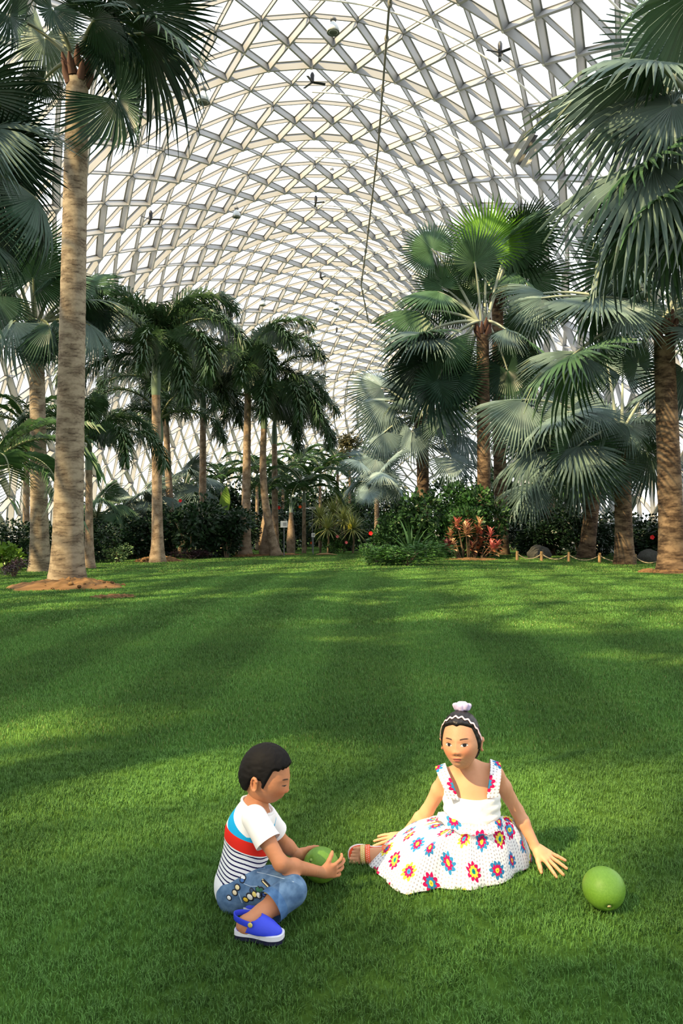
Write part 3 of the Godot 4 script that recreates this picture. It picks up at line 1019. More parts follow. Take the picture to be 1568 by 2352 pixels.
	feather_palm("foxtail_palm", "foxtail palm with a small white tag on its trunk", "foxtail palms on the left", b, at_px(569, 905, d), 0.24, 0.14, fox, [
		[10, 0, 4.2], [-20, 1, 4.0], [30, 3, 3.8], [170, 1, 4.1], [190, 0, 4.2], [210, 2, 4.1], [160, 4, 4.1], [-60, 2, 3.8], [250, 2, 4.0], [300, 1, 4.0], [90, 1, 3.8], [0, 4, 3.8]], 1.2)
	b = on_ground(634, 1277)
	d = -b.z
	feather_palm("foxtail_palm", "foxtail palm with a bowed trunk next to the bottle palm", "foxtail palms on the left", b, at_px(606, 985, d), 0.2, 0.13, fox, [
		[-10, 0, 3.8], [20, 1, 3.8], [-35, 2, 4.0], [170, 1, 3.8], [200, 3, 3.8], [-80, 2, 4.0], [250, 1, 3.8], [60, 4, 3.8], [310, 2, 3.8], [-5, 4, 3.9]], 1.2, Vector3(-0.25, 0, 0))
	b = at_px(632, 1208, 38.0)
	b.y = 0.0
	feather_palm("foxtail_palm", "slender foxtail palm right behind the bowed one", "foxtail palms on the left", b, at_px(630, 1020, 38.0), 0.18, 0.12, fox, [
		[0, 1, 3.8], [40, 2, 4.0], [-30, 0, 3.8], [-60, 2, 3.8], [180, 1, 3.8], [220, 2, 3.8], [100, 0, 3.8]], 1.2)
	b = at_px(396, 1208, 36.0)
	b.y = 0.0
	feather_palm("foxtail_palm", "leaning foxtail palm behind the dark hedge", "foxtail palms on the left", b, at_px(380, 960, 36.0), 0.2, 0.13, fox, [
		[0, 1, 4.1], [-20, 2, 4.1], [30, 0, 4.0], [-60, 2, 4.0], [180, 0, 4.0], [160, 1, 4.0], [210, 2, 4.0], [270, 4, 4.0], [90, 3, 4.0]], 1.4)
	b = at_px(465, 1208, 38.0)
	b.y = 0.0
	feather_palm("foxtail_palm", "foxtail palm rising behind the middle of the hedge", "foxtail palms on the left", b, at_px(466, 960, 38.0), 0.22, 0.14, fox, [
		[0, 2, 4.1], [-30, 1, 4.2], [30, 0, 4.1], [60, 1, 4.0], [180, 1, 4.0], [150, 0, 4.0], [220, 2, 4.1], [270, 2, 4.1], [310, 4, 4.1]], 1.5)
	b = on_ground(205, 1305)
	d = -b.z
	feather_palm("foxtail_palm", "thin-trunked foxtail palm right behind the tall ringed palm", "foxtail palms on the left", b, at_px(204, 1080, d), 0.14, 0.1, fox, [
		[0, 2, 3.0], [40, 1, 3.0], [-40, 2, 2.9], [170, 1, 3.0], [220, 2, 2.9], [90, 0, 3.0], [280, 1, 2.9]], 0.9)
	b = on_ground(348, 1287)
	feather_palm("foxtail_palm", "second stem sharing the wide soil mound with a foxtail palm", "foxtail palms on the left", b + Vector3(0, 0, -0.5), b + Vector3(0.1, 4.6, -0.9), 0.16, 0.11, fox, [[170, 2, 3.2], [200, 1, 3.2], [30, 2, 3.2], [330, 1, 3.2], [90, 1, 3.2]], 1.0)
	# palms beyond the left edge of the frame and behind the camera, whose shade lies on the lawn
	var spots := [[-6.6, 5.7, 8.2], [-10.7, 6.2, 8.8], [-8.8, -1.4, 9.0], [-5.7, -1.0, 8.2], [-11.6, -0.5, 9.5], [-8.6, -6.6, 8.5], [-11.6, -4.2, 9.5], [-11.3, -11.0, 10.5]]
	var names := ["fan palm outside the picture shading the grass in front of the children", "second fan palm outside the picture shading the near grass", "fan palm outside the picture shading the middle of the lawn", "lower fan palm outside the picture beside the open lawn", "tall fan palm by the glass wall outside the picture", "fan palm outside the picture before the tall ringed one", "fan palm by the glass wall shading the far lawn", "tallest fan palm outside the picture shading the far lawn"]
	for k in spots.size():
		var s: Array = spots[k]
		fan_palm("fan_palm", names[k], "shade palms outside the picture", Vector3(s[0], 0, s[1]), Vector3(s[0] + 0.2, s[2], s[1]), 0.28, 0.22, fanny, [], 17, 1.35, Vector3.ZERO, -0.35)
# ---------- shrubs, small plants, soil, fence, stones ----------
var foliage_meshes := {}

# A rounded mass of single leaves about the unit ball's upper part, base at y = 0, about 2 wide and 2 high.
func foliage(seed_: int, count: int, leaf: float, narrow := 0.5) -> ArrayMesh:
	var key := "%d/%d/%f/%f" % [seed_, count, leaf, narrow]
	if foliage_meshes.has(key):
		return foliage_meshes[key]
	var r := RandomNumberGenerator.new()
	r.seed = seed_
	var sh := Shape.new()
	var lumps := []
	for k in 9:
		lumps.append([Vector3(r.randf_range(-0.6, 0.6), r.randf_range(0.35, 1.45), r.randf_range(-0.6, 0.6)), r.randf_range(0.32, 0.55)])
	for k in count:
		var l: Array = lumps[k % lumps.size()]
		var dir := Vector3(r.randfn(), r.randfn() + 0.2, r.randfn()).normalized()
		var p: Vector3 = l[0] + dir * float(l[1]) * sqrt(r.randf_range(0.25, 1.1))
		p.y = maxf(p.y, 0.02)
		var grow := (dir + Vector3(r.randfn() * 0.5, 0.35 + r.randfn() * 0.3, r.randfn() * 0.5)).normalized()
		var side := grow.cross(Vector3(r.randfn(), r.randfn(), r.randfn())).normalized()
		var len := leaf * r.randf_range(0.6, 1.2)
		var w := side * len * narrow * 0.5
		var nn := grow.cross(side)
		var mid := p + grow * len * 0.45 + nn * len * 0.06
		var tip := p + grow * len - Vector3(0, len * 0.2, 0)
		var t := r.randf_range(0.42, 0.98)
		var c := Color(t * r.randf_range(0.85, 1.02), t, t * r.randf_range(0.75, 1.0))
		sh.flat_tri(p, mid - w, mid + w, c)
		sh.flat_tri(mid + w, mid - w, tip, c)
	foliage_meshes[key] = sh.mesh()
	return foliage_meshes[key]

func bush(called: String, label: String, category: String, at: Vector3, size: Vector3, mat: Material, seed_: int, count: int, leaf: float, narrow := 0.5, group := "") -> Node3D:
	var b := thing(called, label, category, at, group)
	b.rotation.y = seed_ * 1.3
	var f := put("foliage", foliage(seed_ % 5, count, leaf, narrow), mat, b, Transform3D(Basis.from_scale(size), Vector3.ZERO))
	f.set_meta("kind", "stuff")
	var r := RandomNumberGenerator.new()
	r.seed = seed_
	for k in 4:
		var sh := Shape.new()
		var top := Vector3(r.randf_range(-0.5, 0.5) * size.x, size.y * 1.1, r.randf_range(-0.5, 0.5) * size.z)
		sh.tube(bezier(Vector3(top.x * 0.15, -0.02, top.z * 0.15), Vector3(top.x * 0.3, size.y * 0.5, top.z * 0.3), top, 4), PackedFloat32Array([0.035, 0.03, 0.025, 0.02, 0.01]), 5)
		put("stem", sh.mesh(), M.twig, b)
	return b

# a rosette of long strap leaves, each leaf its own part where large
func strap_mesh(seed_: int, count: int, length: float, width: float, spread: float, stiff: float) -> ArrayMesh:
	var r := RandomNumberGenerator.new()
	r.seed = seed_
	var sh := Shape.new()
	for k in count:
		var an := k * 2.39996
		var el := lerpf(1.45, spread, float(k) / count) + r.randf_range(-0.1, 0.1)
		var out := Vector3(cos(an), 0, sin(an))
		var side := Vector3(-out.z, 0, out.x)
		var len := length * r.randf_range(0.75, 1.1)
		var p := out * 0.03
		var prev_l := p - side * width * 0.3
		var prev_r := p + side * width * 0.3
		var t := r.randf_range(0.56, 1.0)
		var c := Color(t, t, t)
		for s in 5:
			var q := (s + 1) / 5.0
			var e := el - (1.0 - stiff) * 1.6 * q * q
			p += (out * cos(e) + Vector3.UP * sin(e)) * len / 5.0
			var w := width * 0.5 * (1.0 - pow(q, 2.2)) + 0.001
			var l := p - side * w
			var rr := p + side * w
			sh.flat_quad(prev_l, l, rr, prev_r, c)
			prev_l = l
			prev_r = rr
	return sh.mesh()

func soil_mound(label: String, at: Vector3, rx: float, rz: float, h: float, seed_: int, hole := 0.0) -> void:
	var fn := FastNoiseLite.new()
	fn.seed = seed_
	fn.frequency = 1.3
	fn.fractal_octaves = 4
	var sh := Shape.new()
	var rings := 14
	var sides := 48
	for k in rings + 1:
		var t := float(k) / rings
		for s in sides:
			var an := TAU * s / sides
			var edge := 1.0 + 0.22 * fn.get_noise_2d(cos(an) * 0.8 + 7.0, sin(an) * 0.8) * 2.0
			var x := cos(an) * rx * edge * t
			var z := sin(an) * rz * edge * t
			var y := h * (1.0 - t * t) * (0.75 + 0.6 * fn.get_noise_2d(x * 1.2, z * 1.2)) + 0.07 * fn.get_noise_2d(x * 6.0, z * 6.0) * (1.0 - 0.6 * t) - (0.05 if k == rings else 0.0)
			var tone := 1.0 + 0.5 * fn.get_noise_2d(x * 4.0 + 30.0, z * 4.0)
			sh.add(Vector3(x, maxf(y, -0.05) + 0.01, z), Vector3.UP, Vector2(x, z), Color(0.16, 0.092, 0.043) * tone)
	for k in rings:
		for s in sides:
			var a := k * sides + s
			var b := k * sides + (s + 1) % sides
			sh.quad(a, b, b + sides, a + sides)
	sh.smooth()
	var o := put("soil_mound", sh.mesh(), M.soil)
	o.position = at
	tag(o, label, "soil")
	var r := RandomNumberGenerator.new()
	r.seed = seed_
	for k in 60:   # clods on the mound
		var an := r.randf() * TAU
		var t := r.randf_range(0.5, 1.0)
		var cl := Shape.new()
		var s := r.randf_range(0.02, 0.07) * (0.6 + h * 2.0)
		cl.blob(Vector3.ZERO, Vector3(s, 0, s * 0.2), Vector3(0, s * 0.7, 0), Vector3(-s * 0.2, 0, s * 0.8), 4, 6, Color(0.16, 0.092, 0.043) * r.randf_range(0.6, 1.2))
		put("clod", cl.mesh(), M.soil, o, Transform3D(Basis(), Vector3(cos(an) * rx * t, h * (1.0 - t * t) * 0.7 + 0.01, sin(an) * rz * t)))

func spot(px: float, py: float, d := 0.0) -> Vector3:
	var p := on_ground(px, py)
	if d > 0.0:
		p = at_px(px, 1208, d)
		p.y = lawn_y(p.x, p.z)
	return p

func build_undergrowth() -> void:
	soil_mound("bare brown soil ring round the foot of the tall ringed palm", spot(160, 1348) + Vector3(0.05, 0, 0.15), 1.2, 0.95, 0.2, 3)
	soil_mound("small sandy spill of soil beside the tall ringed palm", spot(262, 1372), 0.42, 0.3, 0.03, 4)
	soil_mound("brown soil mound carrying the foxtail palm and its second stem", spot(362, 1289) + Vector3(0, 0, 0.1), 0.85, 0.75, 0.26, 6)
	soil_mound("flat brown soil patch under the foxtail palm with a tag", spot(566, 1278), 0.65, 0.55, 0.12, 7)
	soil_mound("worn soil strip under the bottle palm and its neighbours", spot(640, 1275), 1.2, 0.7, 0.1, 9)
	soil_mound("small light soil heap beside the stout brown palm trunk", spot(1492, 1316), 0.3, 0.25, 0.12, 8)
	soil_mound("dark soil round the foot of the stout brown palm", spot(1545, 1316), 1.0, 0.7, 0.08, 10)
	soil_mound("soil under the pink-leaved bush", spot(1085, 1290), 0.95, 0.6, 0.06, 12)
	# hedge on the left: dark glossy shrubs
	var hedge := [[400, 34.0, 1.3, 1.25], [440, 32.5, 1.35, 1.35], [480, 33.5, 1.3, 1.25], [520, 33.0, 1.2, 1.1], [300, 33.0, 1.2, 1.0], [250, 32.0, 1.1, 0.9], [545, 36.0, 1.1, 1.0], [345, 36.0, 1.3, 1.1]]
	for k in hedge.size():
		var h: Array = hedge[k]
		bush("hedge_shrub", ["dark glossy shrub of the hedge behind the soil mound", "tallest dark glossy shrub in the hedge with a red flower beside it", "dark glossy shrub in the middle of the hedge", "dark glossy shrub at the hedge end near the tagged palm", "dark low shrub behind the thin-trunked palm", "dark low shrub beside the pale variegated shrub", "dark shrub filling the gap behind the tagged palm", "dark shrub behind the double-stemmed foxtail palm"][k], "shrub", spot(h[0], 1208, h[1]), Vector3(h[2], h[3], h[2]), M.leaf_hedge, 10 + k, 2600, 0.17, 0.55, "dark hedge shrubs on the left")
	bush("variegated_shrub", "low pale green variegated shrub beside the thin palm trunk", "shrub", spot(268, 1290), Vector3(0.55, 0.36, 0.5), M.leaf_pale_small, 31, 900, 0.22, 0.5)
	bush("purple_shrub", "low dark purple ground cover in front of the hedge", "shrub", spot(440, 1283), Vector3(1.1, 0.22, 0.4), M.leaf_purple, 32, 1200, 0.16, 0.5)
	bush("purple_shrub", "low dark purple ground cover at the foot of the left fan palm", "shrub", spot(30, 1325), Vector3(0.8, 0.25, 0.4), M.leaf_purple, 33, 1200, 0.16, 0.5)
	bush("shrub", "dark shrub beside the leaning fan palm trunk at the left edge", "shrub", spot(20, 1208, 25.5), Vector3(1.1, 0.85, 1.0), M.leaf_hedge, 34, 2600, 0.17, 0.5)
	bush("shrub", "dark shrub between the two thick trunks on the left", "shrub", spot(120, 1208, 28.0), Vector3(1.1, 0.8, 1.0), M.leaf_hedge, 35, 2600, 0.17, 0.5)
	bush("shrub", "dark shrub right of the tall ringed trunk", "shrub", spot(215, 1208, 29.0), Vector3(0.9, 0.75, 0.9), M.leaf_hedge, 36, 2600, 0.17, 0.5)
	bush("shrub", "yellow-green broad-leaved shrub at the left edge", "shrub", spot(12, 1208, 23.5), Vector3(0.5, 0.45, 0.5), M.leaf_lime, 37, 500, 0.4, 0.6)
	# the shrub bed in the middle right
	bush("ground_cover", "low bright green leafy cover in front of the shrub bed", "shrub", spot(935, 1304), Vector3(1.35, 0.4, 0.7), M.leaf_fresh, 41, 3600, 0.14, 0.5)
	bush("ground_cover", "smaller bright green leafy cover at the corner of the shrub bed", "shrub", spot(860, 1297), Vector3(0.75, 0.34, 0.6), M.leaf_fresh, 42, 2200, 0.15, 0.5)
	bush("flowering_shrub", "broad light-topped green shrub below the tall green palm", "shrub", spot(1060, 1208, 31.0), Vector3(1.3, 1.55, 1.2), M.leaf_fresh2, 43, 3400, 0.17, 0.5)
	bush("flowering_shrub", "dark green shrub behind the strap-leaved plant", "shrub", spot(960, 1208, 31.5), Vector3(1.35, 1.4, 1.2), M.leaf_mid, 44, 2600, 0.2, 0.5)
	bush("flowering_shrub", "dark green shrub with one red flower by the pale thin trunk", "shrub", spot(888, 1208, 31.0), Vector3(0.85, 1.0, 0.9), M.leaf_mid, 45, 2200, 0.2, 0.5)
	bush("flowering_shrub", "dark shrub between the tall palm trunk and the pink-leaved bush", "shrub", spot(1120, 1208, 31.5), Vector3(0.9, 1.2, 0.9), M.leaf_mid, 46, 2200, 0.22, 0.5)
	var st := thing("strap_leaved_plant", "dark plant of long arching strap leaves in the shrub bed", "plant", spot(945, 1208, 28.5))
	put("leaves", strap_mesh(5, 44, 1.7, 0.1, 0.25, 0.62), M.leaf_mid, st).set_meta("kind", "stuff")
	croton()
	# dark understorey on the right behind the rope fence
	var under := [[1195, 35.0, 1.1, 0.9], [1240, 34.0, 1.2, 0.95], [1290, 35.0, 1.3, 1.1], [1330, 33.0, 1.2, 1.05], [1385, 34.5, 1.3, 1.1], [1470, 30.0, 1.1, 0.75], [1505, 31.0, 1.3, 0.9], [1565, 29.0, 1.2, 0.9]]
	var ul := ["dark shrub behind the first post of the rope fence", "dark shrub behind the grey boulder", "dark shrub right of the grey boulder", "dark shrub behind the middle of the rope fence", "dark shrub left of the short brown palm trunk", "dark shrub right of the short brown palm trunk", "dark shrub left of the stout brown trunk", "dark shrub behind the stout brown trunk"]
	for k in under.size():
		var h: Array = under[k]
		bush("understorey_shrub", ul[k], "shrub", spot(h[0], 1208, h[1]), Vector3(h[2], h[3], h[2]), M.leaf_hedge, 60 + k, 2600, 0.17, 0.5, "dark shrubs behind the rope fence")
	# the middle distance
	var mid := [[600, 40.0, 1.3, 1.3, 0], [665, 42.0, 1.3, 1.3, 0], [705, 44.0, 1.3, 1.4, 0], [762, 37.5, 0.85, 0.62, 1], [800, 42.0, 1.3, 1.1, 0], [845, 38.0, 1.2, 1.0, 1], [730, 50.0, 2.0, 2.2, 0], [810, 50.0, 2.0, 2.2, 1], [650, 50.0, 2.0, 2.4, 1], [560, 46.0, 2.0, 2.2, 0], [870, 46.0, 2.0, 2.2, 0], [480, 46.0, 2.2, 2.3, 0], [1250, 43.0, 1.7, 2.2, 0], [1180, 44.0, 1.9, 2.5, 0], [1080, 48.0, 2.5, 2.5, 0]]
	var ml := ["dark bush behind the bottle palm", "dark bush behind the white notice board", "dark bush behind the slim pale trunk", "rounded bush with pink flowers at the end of the lawn", "dark bush below the yellow-green clump", "bush left of the silver-blue palm", "tall far bush behind the slim pale trunk", "tall far bush behind the yellow-green clump", "tall far bush behind the notice board", "tall far bush behind the tagged palm", "tall far bush behind the silver-blue palm", "tall far bush behind the hedge", "tall far bush deep behind the rope fence", "tall far bush behind the grey palm trunk", "tall far bush behind the tall green palm"]
	for k in mid.size():
		var h: Array = mid[k]
		bush("far_bush", ml[k], "bush", spot(h[0], 1208, h[1]), Vector3(h[2], h[3], h[2]), (M.leaf_fresh if k == 3 else M.leaf_mid) if h[4] == 1 else M.leaf_hedge, 80 + k, 3000, 0.15, 0.5, "bushes at the far end of the garden")
	# yellow-green rosettes
	var dl := [[735, 1190, 38.0], [765, 1178, 38.5], [790, 1195, 37.5], [810, 1215, 37.0], [752, 1215, 37.0], [783, 1160, 39.5]]
	for k in dl.size():
		var h: Array = dl[k]
		var p := at_px(h[0], h[1], h[2])
		var o := thing("rosette_plant", ["yellow-green spiky rosette beside the slim pale trunk", "tall yellow-green spiky rosette in the heart of the clump", "yellow-green spiky rosette just left of the yellow card", "low yellow-green spiky rosette under the yellow card", "low yellow-green spiky rosette over the pink-flowered bush", "topmost yellow-green spiky rosette at the back of the clump"][k], "plant", Vector3(p.x, 0, p.z), "spiky yellow-green rosettes")
		var sh := Shape.new()
		sh.tube(PackedVector3Array([Vector3(0, -0.02, 0), Vector3(0.05, p.y * 0.5, 0), Vector3(0, p.y, 0)]), PackedFloat32Array([0.06, 0.05, 0.04]), 6)
		put("stem", sh.mesh(), M.twig, o)
		put("leaves", strap_mesh(20 + k, 120, 0.95, 0.05, -0.7, 0.72), M.leaf_yellow, o, Transform3D(Basis(), Vector3(0, p.y, 0))).set_meta("kind", "stuff")
	small_palms()
	flowers()
	fence_and_stones()

func croton() -> void:
	var at := spot(1080, 1288)
	var o := thing("croton_bush", "bush with pink, bronze and cream leaves beside the shrub bed", "bush", at)
	var leaf := Shape.new()   # a broad pointed leaf along +y, folded at its midrib
	var prof := [[0.0, 0.03], [0.25, 0.15], [0.55, 0.17], [0.8, 0.1], [1.0, 0.005]]
	for k in 4:
		var a: Array = prof[k]
		var b: Array = prof[k + 1]
		var za: float = -0.15 * a[0] * a[0]
		var zb: float = -0.15 * b[0] * b[0]
		for s in [-1.0, 1.0]:
			var p := [Vector3(0, a[0], za), Vector3(0, b[0], zb), Vector3(s * b[1], b[0], zb + b[1] * 0.35), Vector3(s * a[1], a[0], za + a[1] * 0.35)]
			leaf.flat_quad(p[0], p[1], p[2], p[3])
	var lm := leaf.mesh()
	var r := RandomNumberGenerator.new()
	r.seed = 77
	var mats := [M.croton_pink, M.croton_cream, M.croton_bronze, M.croton_dark, M.croton_cream]
	for head in 22:
		var top := Vector3(r.randf_range(-0.95, 0.95), 0, r.randf_range(-0.2, 0.65))
		top.y = 0.35 + 1.05 * r.randf() * (1.0 if absf(top.x) < 0.8 else 0.7)
		var sh := Shape.new()
		sh.tube(bezier(Vector3(top.x * 0.5, -0.02, top.z * 0.4), Vector3(top.x * 0.7, top.y * 0.6, top.z * 0.7), top, 4), PackedFloat32Array([0.03, 0.025, 0.02, 0.018, 0.015]), 5)
		put("stem", sh.mesh(), M.twig, o)
		var m: Material = mats[head % 5]
		for k in 13:
			var an := k * 2.39996
			var el := lerpf(1.2, -0.2, k / 13.0)
			var dir := Vector3(cos(an) * cos(el), sin(el), sin(an) * cos(el))
			var z := (Vector3.UP - dir * dir.y).normalized()
			var s := r.randf_range(0.24, 0.4)
			var mm: Material = m if r.randf() < 0.75 else mats[r.randi() % 5]
			put("leaf", lm, mm, o, Transform3D(Basis(dir.cross(z) * s, dir * s, z * s), top - Vector3(0, 0.02 * k, 0)))

func small_palms() -> void:
	var small := {"kind": "soft", "leaf": M.leaf_green, "stalk": M.stalk_green, "trunk": M.trunk_ring, "boot": M.boot, "thick": 0.025}
	var b := spot(222, 1208, 33.0)
	fan_palm("small_fan_palm", "small green fan palm beside the ringed trunk with glossy leaves", "", b, b + Vector3(0, 1.5, 0), 0.12, 0.1, small, [], 14, 0.95, Vector3.ZERO, -0.6)
	b = spot(318, 1208, 35.0)
	var silver := {"kind": "stiff", "leaf": M.leaf_silver, "stalk": M.stalk_silver, "trunk": M.trunk_brown, "boot": M.boot, "thick": 0.03}
	fan_palm("small_fan_palm", "small palm with a shaggy orange-brown trunk and upright pale stalks", "", b, b + Vector3(0, 1.3, 0), 0.26, 0.26, silver, [], 12, 1.0, Vector3.ZERO, 0.1)
	b = spot(420, 1208, 40.0)
	fan_palm("small_fan_palm", "silver fan palm half hidden behind the hedge", "", b, b + Vector3(0, 2.6, 0), 0.2, 0.2, silver, [], 14, 1.2, Vector3.ZERO, -0.5)
	b = spot(865, 1208, 31.5)
	var pale := {"kind": "stiff", "leaf": M.leaf_blue, "stalk": M.stalk_silver, "trunk": M.trunk_ring, "boot": M.boot, "thick": 0.025}
	fan_palm("small_fan_palm", "thin pale-trunked silver fan palm at the corner of the shrub bed", "", b, b + Vector3(0, 2.6, 0), 0.1, 0.09, pale, [], 7, 0.9, Vector3.ZERO, -0.3)
	# bottle palms and slim trunks at the lawn's end
	var flat := {"kind": "flat", "leaf": M.leaf_mid, "rib": M.stalk_green, "trunk": M.trunk_ring, "shaft": M.shaft_green, "flare": 1.0}
	for k in 2:
		b = spot([611, 668][k], 1208, [35.5, 37.5][k])
		var o := thing("bottle_palm", ["stout bottle palm with a swollen orange-grey trunk", "slim bottle palm with a pale green neck"][k], "palm", b)
		var w: float = [1.0, 0.62][k]
		var sh := Shape.new()
		sh.lathe(PackedVector2Array([Vector2(0.3 * w, -0.05), Vector2(0.33 * w, 0.3), Vector2(0.34 * w, 0.7), Vector2(0.26 * w, 1.2), Vector2(0.17 * w, 1.7), Vector2(0.13 * w, 2.0)]), 16)
		put("trunk", sh.mesh(), M.trunk_ring, o)
		sh = Shape.new()
		sh.lathe(PackedVector2Array([Vector2(0.14 * w, 1.95), Vector2(0.15 * w, 2.1), Vector2(0.08 * w, 2.6), Vector2(0.03, 2.9)]), 12)
		put("crownshaft", sh.mesh(), M.shaft_pale, o)
		for f in 6:
			put_frond(o, "flat", [0, 1, 3][f % 3], b + Vector3(0, 2.75, 0), f * 1.1 + k, 1.7, M.leaf_mid, M.stalk_green)
	var slim := [[698, 38.0, 1130, "slim pale trunk palm at the end of the lawn"], [735, 47.0, 1090, "feather palm with arching yellow-green leaves at the path"], [775, 48.0, 1070, "feather palm with orange leaf stalks behind the rosettes"], [650, 46.0, 1100, "feather palm behind the notice board"], [590, 44.0, 1090, "feather palm behind the tagged trunk"], [835, 52.0, 1080, "far feather palm beside the silver-blue one"], [510, 44.0, 1110, "feather palm behind the hedge end"], [690, 54.0, 1060, "far feather palm above the slim pale trunk"]]
	for s in slim:
		b = spot(s[0], 1208, s[1])
		var top := at_px(s[0], s[2], s[1])
		feather_palm("feather_palm", s[3], "slim feather palms in the background", b, Vector3(b.x, top.y - 0.5, b.z), 0.11, 0.08, flat, [[0, 0, 2.6], [50, 1, 2.6], [110, 3, 2.5], [165, 1, 2.6], [215, 0, 2.6], [260, 2, 2.5], [310, 1, 2.6], [20, 2, 2.4], [190, 2, 2.4]], 0.6)
	# drooping feather leaves at the left edge
	b = spot(-30, 1208, 21.0)
	feather_palm("feather_palm", "arching feather palm at the left edge below the fan leaves", "", b, b + Vector3(0, 2.2, 0), 0.14, 0.12, flat, [[10, 1, 3.4], [-20, 2, 3.2], [40, 0, 3.4], [-50, 2, 3.2], [80, 1, 3.2], [0, 4, 3.0], [25, 3, 3.2]], 0.6)
	b = spot(60, 1208, 29.0)
	feather_palm("feather_palm", "feather palm between the leaning trunk and the glass wall", "", b, b + Vector3(0, 4.4, 0), 0.14, 0.1, flat, [[10, 1, 3.0], [-20, 2, 3.0], [60, 0, 3.0], [180, 1, 3.0], [150, 0, 3.0], [220, 2, 3.0]], 0.6)
	# the clipped ball-headed tree
	b = spot(803, 1208, 46.0)
	var t := thing("ball_headed_tree", "small tree with a round dry-brown head at the end of the vista", "tree", b)
	var c := at_px(803, 1020, 46.0) - b
	var sh2 := Shape.new()
	sh2.tube(PackedVector3Array([Vector3.ZERO, c * 0.5, c]), PackedFloat32Array([0.1, 0.08, 0.06]), 8)
	put("trunk", sh2.mesh(), M.twig, t)
	put("crown", foliage(2, 1200, 0.3, 0.4), M.leaf_dry, t, Transform3D(Basis.from_scale(Vector3(0.75, 0.6, 0.75)), c - Vector3(0, 0.5, 0))).set_meta("kind", "stuff")
	# big upright leaf
	b = spot(512, 1208, 40.0)
	t = thing("banana_plant", "upright light green paddle leaf behind the hedge end", "plant", b)
	var pl := Shape.new()
	for k in 8:
		var y0 := 1.6 + 0.22 * k
		var w0 := 0.28 * sin(PI * (k + 0.2) / 8.6)
		var w1 := 0.28 * sin(PI * (k + 1.2) / 8.6)
		for s in [-1.0, 1.0]:
			pl.flat_quad(Vector3(0.02 * k, y0, 0), Vector3(0.02 * (k + 1), y0 + 0.22, 0), Vector3(0.02 * (k + 1) + s * w1, y0 + 0.22, 0.1 * w1), Vector3(0.02 * k + s * w0, y0, 0.1 * w0))
	put("leaf", pl.mesh(), M.leaf_lime, t)
	pl = Shape.new()
	pl.tube(PackedVector3Array([Vector3.ZERO, Vector3(0, 0.9, 0), Vector3(0, 1.65, 0)]), PackedFloat32Array([0.07, 0.05, 0.025]), 8)
	put("stalk", pl.mesh(), M.stalk_green, t)

func flowers() -> void:
	var petals := Shape.new()
	for k in 5:
		var an := TAU * k / 5
		var d := Vector3(cos(an), sin(an), 0.25)
		var s := Vector3(-sin(an), cos(an), 0)
		petals.flat_quad(Vector3.ZERO, d * 0.62 - s * 0.46, d * 0.95, d * 0.62 + s * 0.46)
	petals.tube(PackedVector3Array([Vector3.ZERO, Vector3(0, -0.1, 0.5)]), PackedFloat32Array([0.05, 0.03]), 5, Color(1.0, 0.9, 0.3))
	var pm := petals.mesh()
	var list := [[851, 1225, 30.0, 0.11, M.petal_red, "red hibiscus flower beside the pale thin trunk"], [640, 1166, 39.0, 0.13, M.petal_red, "red flower above the white notice board"], [689, 1164, 40.0, 0.12, M.petal_orange, "orange flower beside the slim pale trunk"], [699, 1195, 40.0, 0.09, M.petal_red, "small red flower on the dark bush by the slim trunk"], [775, 1232, 36.5, 0.11, M.petal_pink, "pink flower high on the rounded bush"], [795, 1246, 36.5, 0.1, M.petal_pink, "pink flower low on the rounded bush"], [414, 1150, 31.5, 0.1, M.petal_red, "dark red flower on top of the hedge"], [1497, 1234, 28.5, 0.12, M.petal_red, "red flower in the shade left of the stout trunk"], [715, 1247, 40.0, 0.1, M.petal_orange, "orange flower at the foot of the far bush"]]
	for f in list:
		var p := at_px(f[0], f[1], f[2])
		var o := put("flower", pm, f[4])
		o.transform = Transform3D(Basis.from_scale(Vector3.ONE * f[3] * 0.8), p)
		tag(o, f[5], "flower", "flowers among the shrubs")

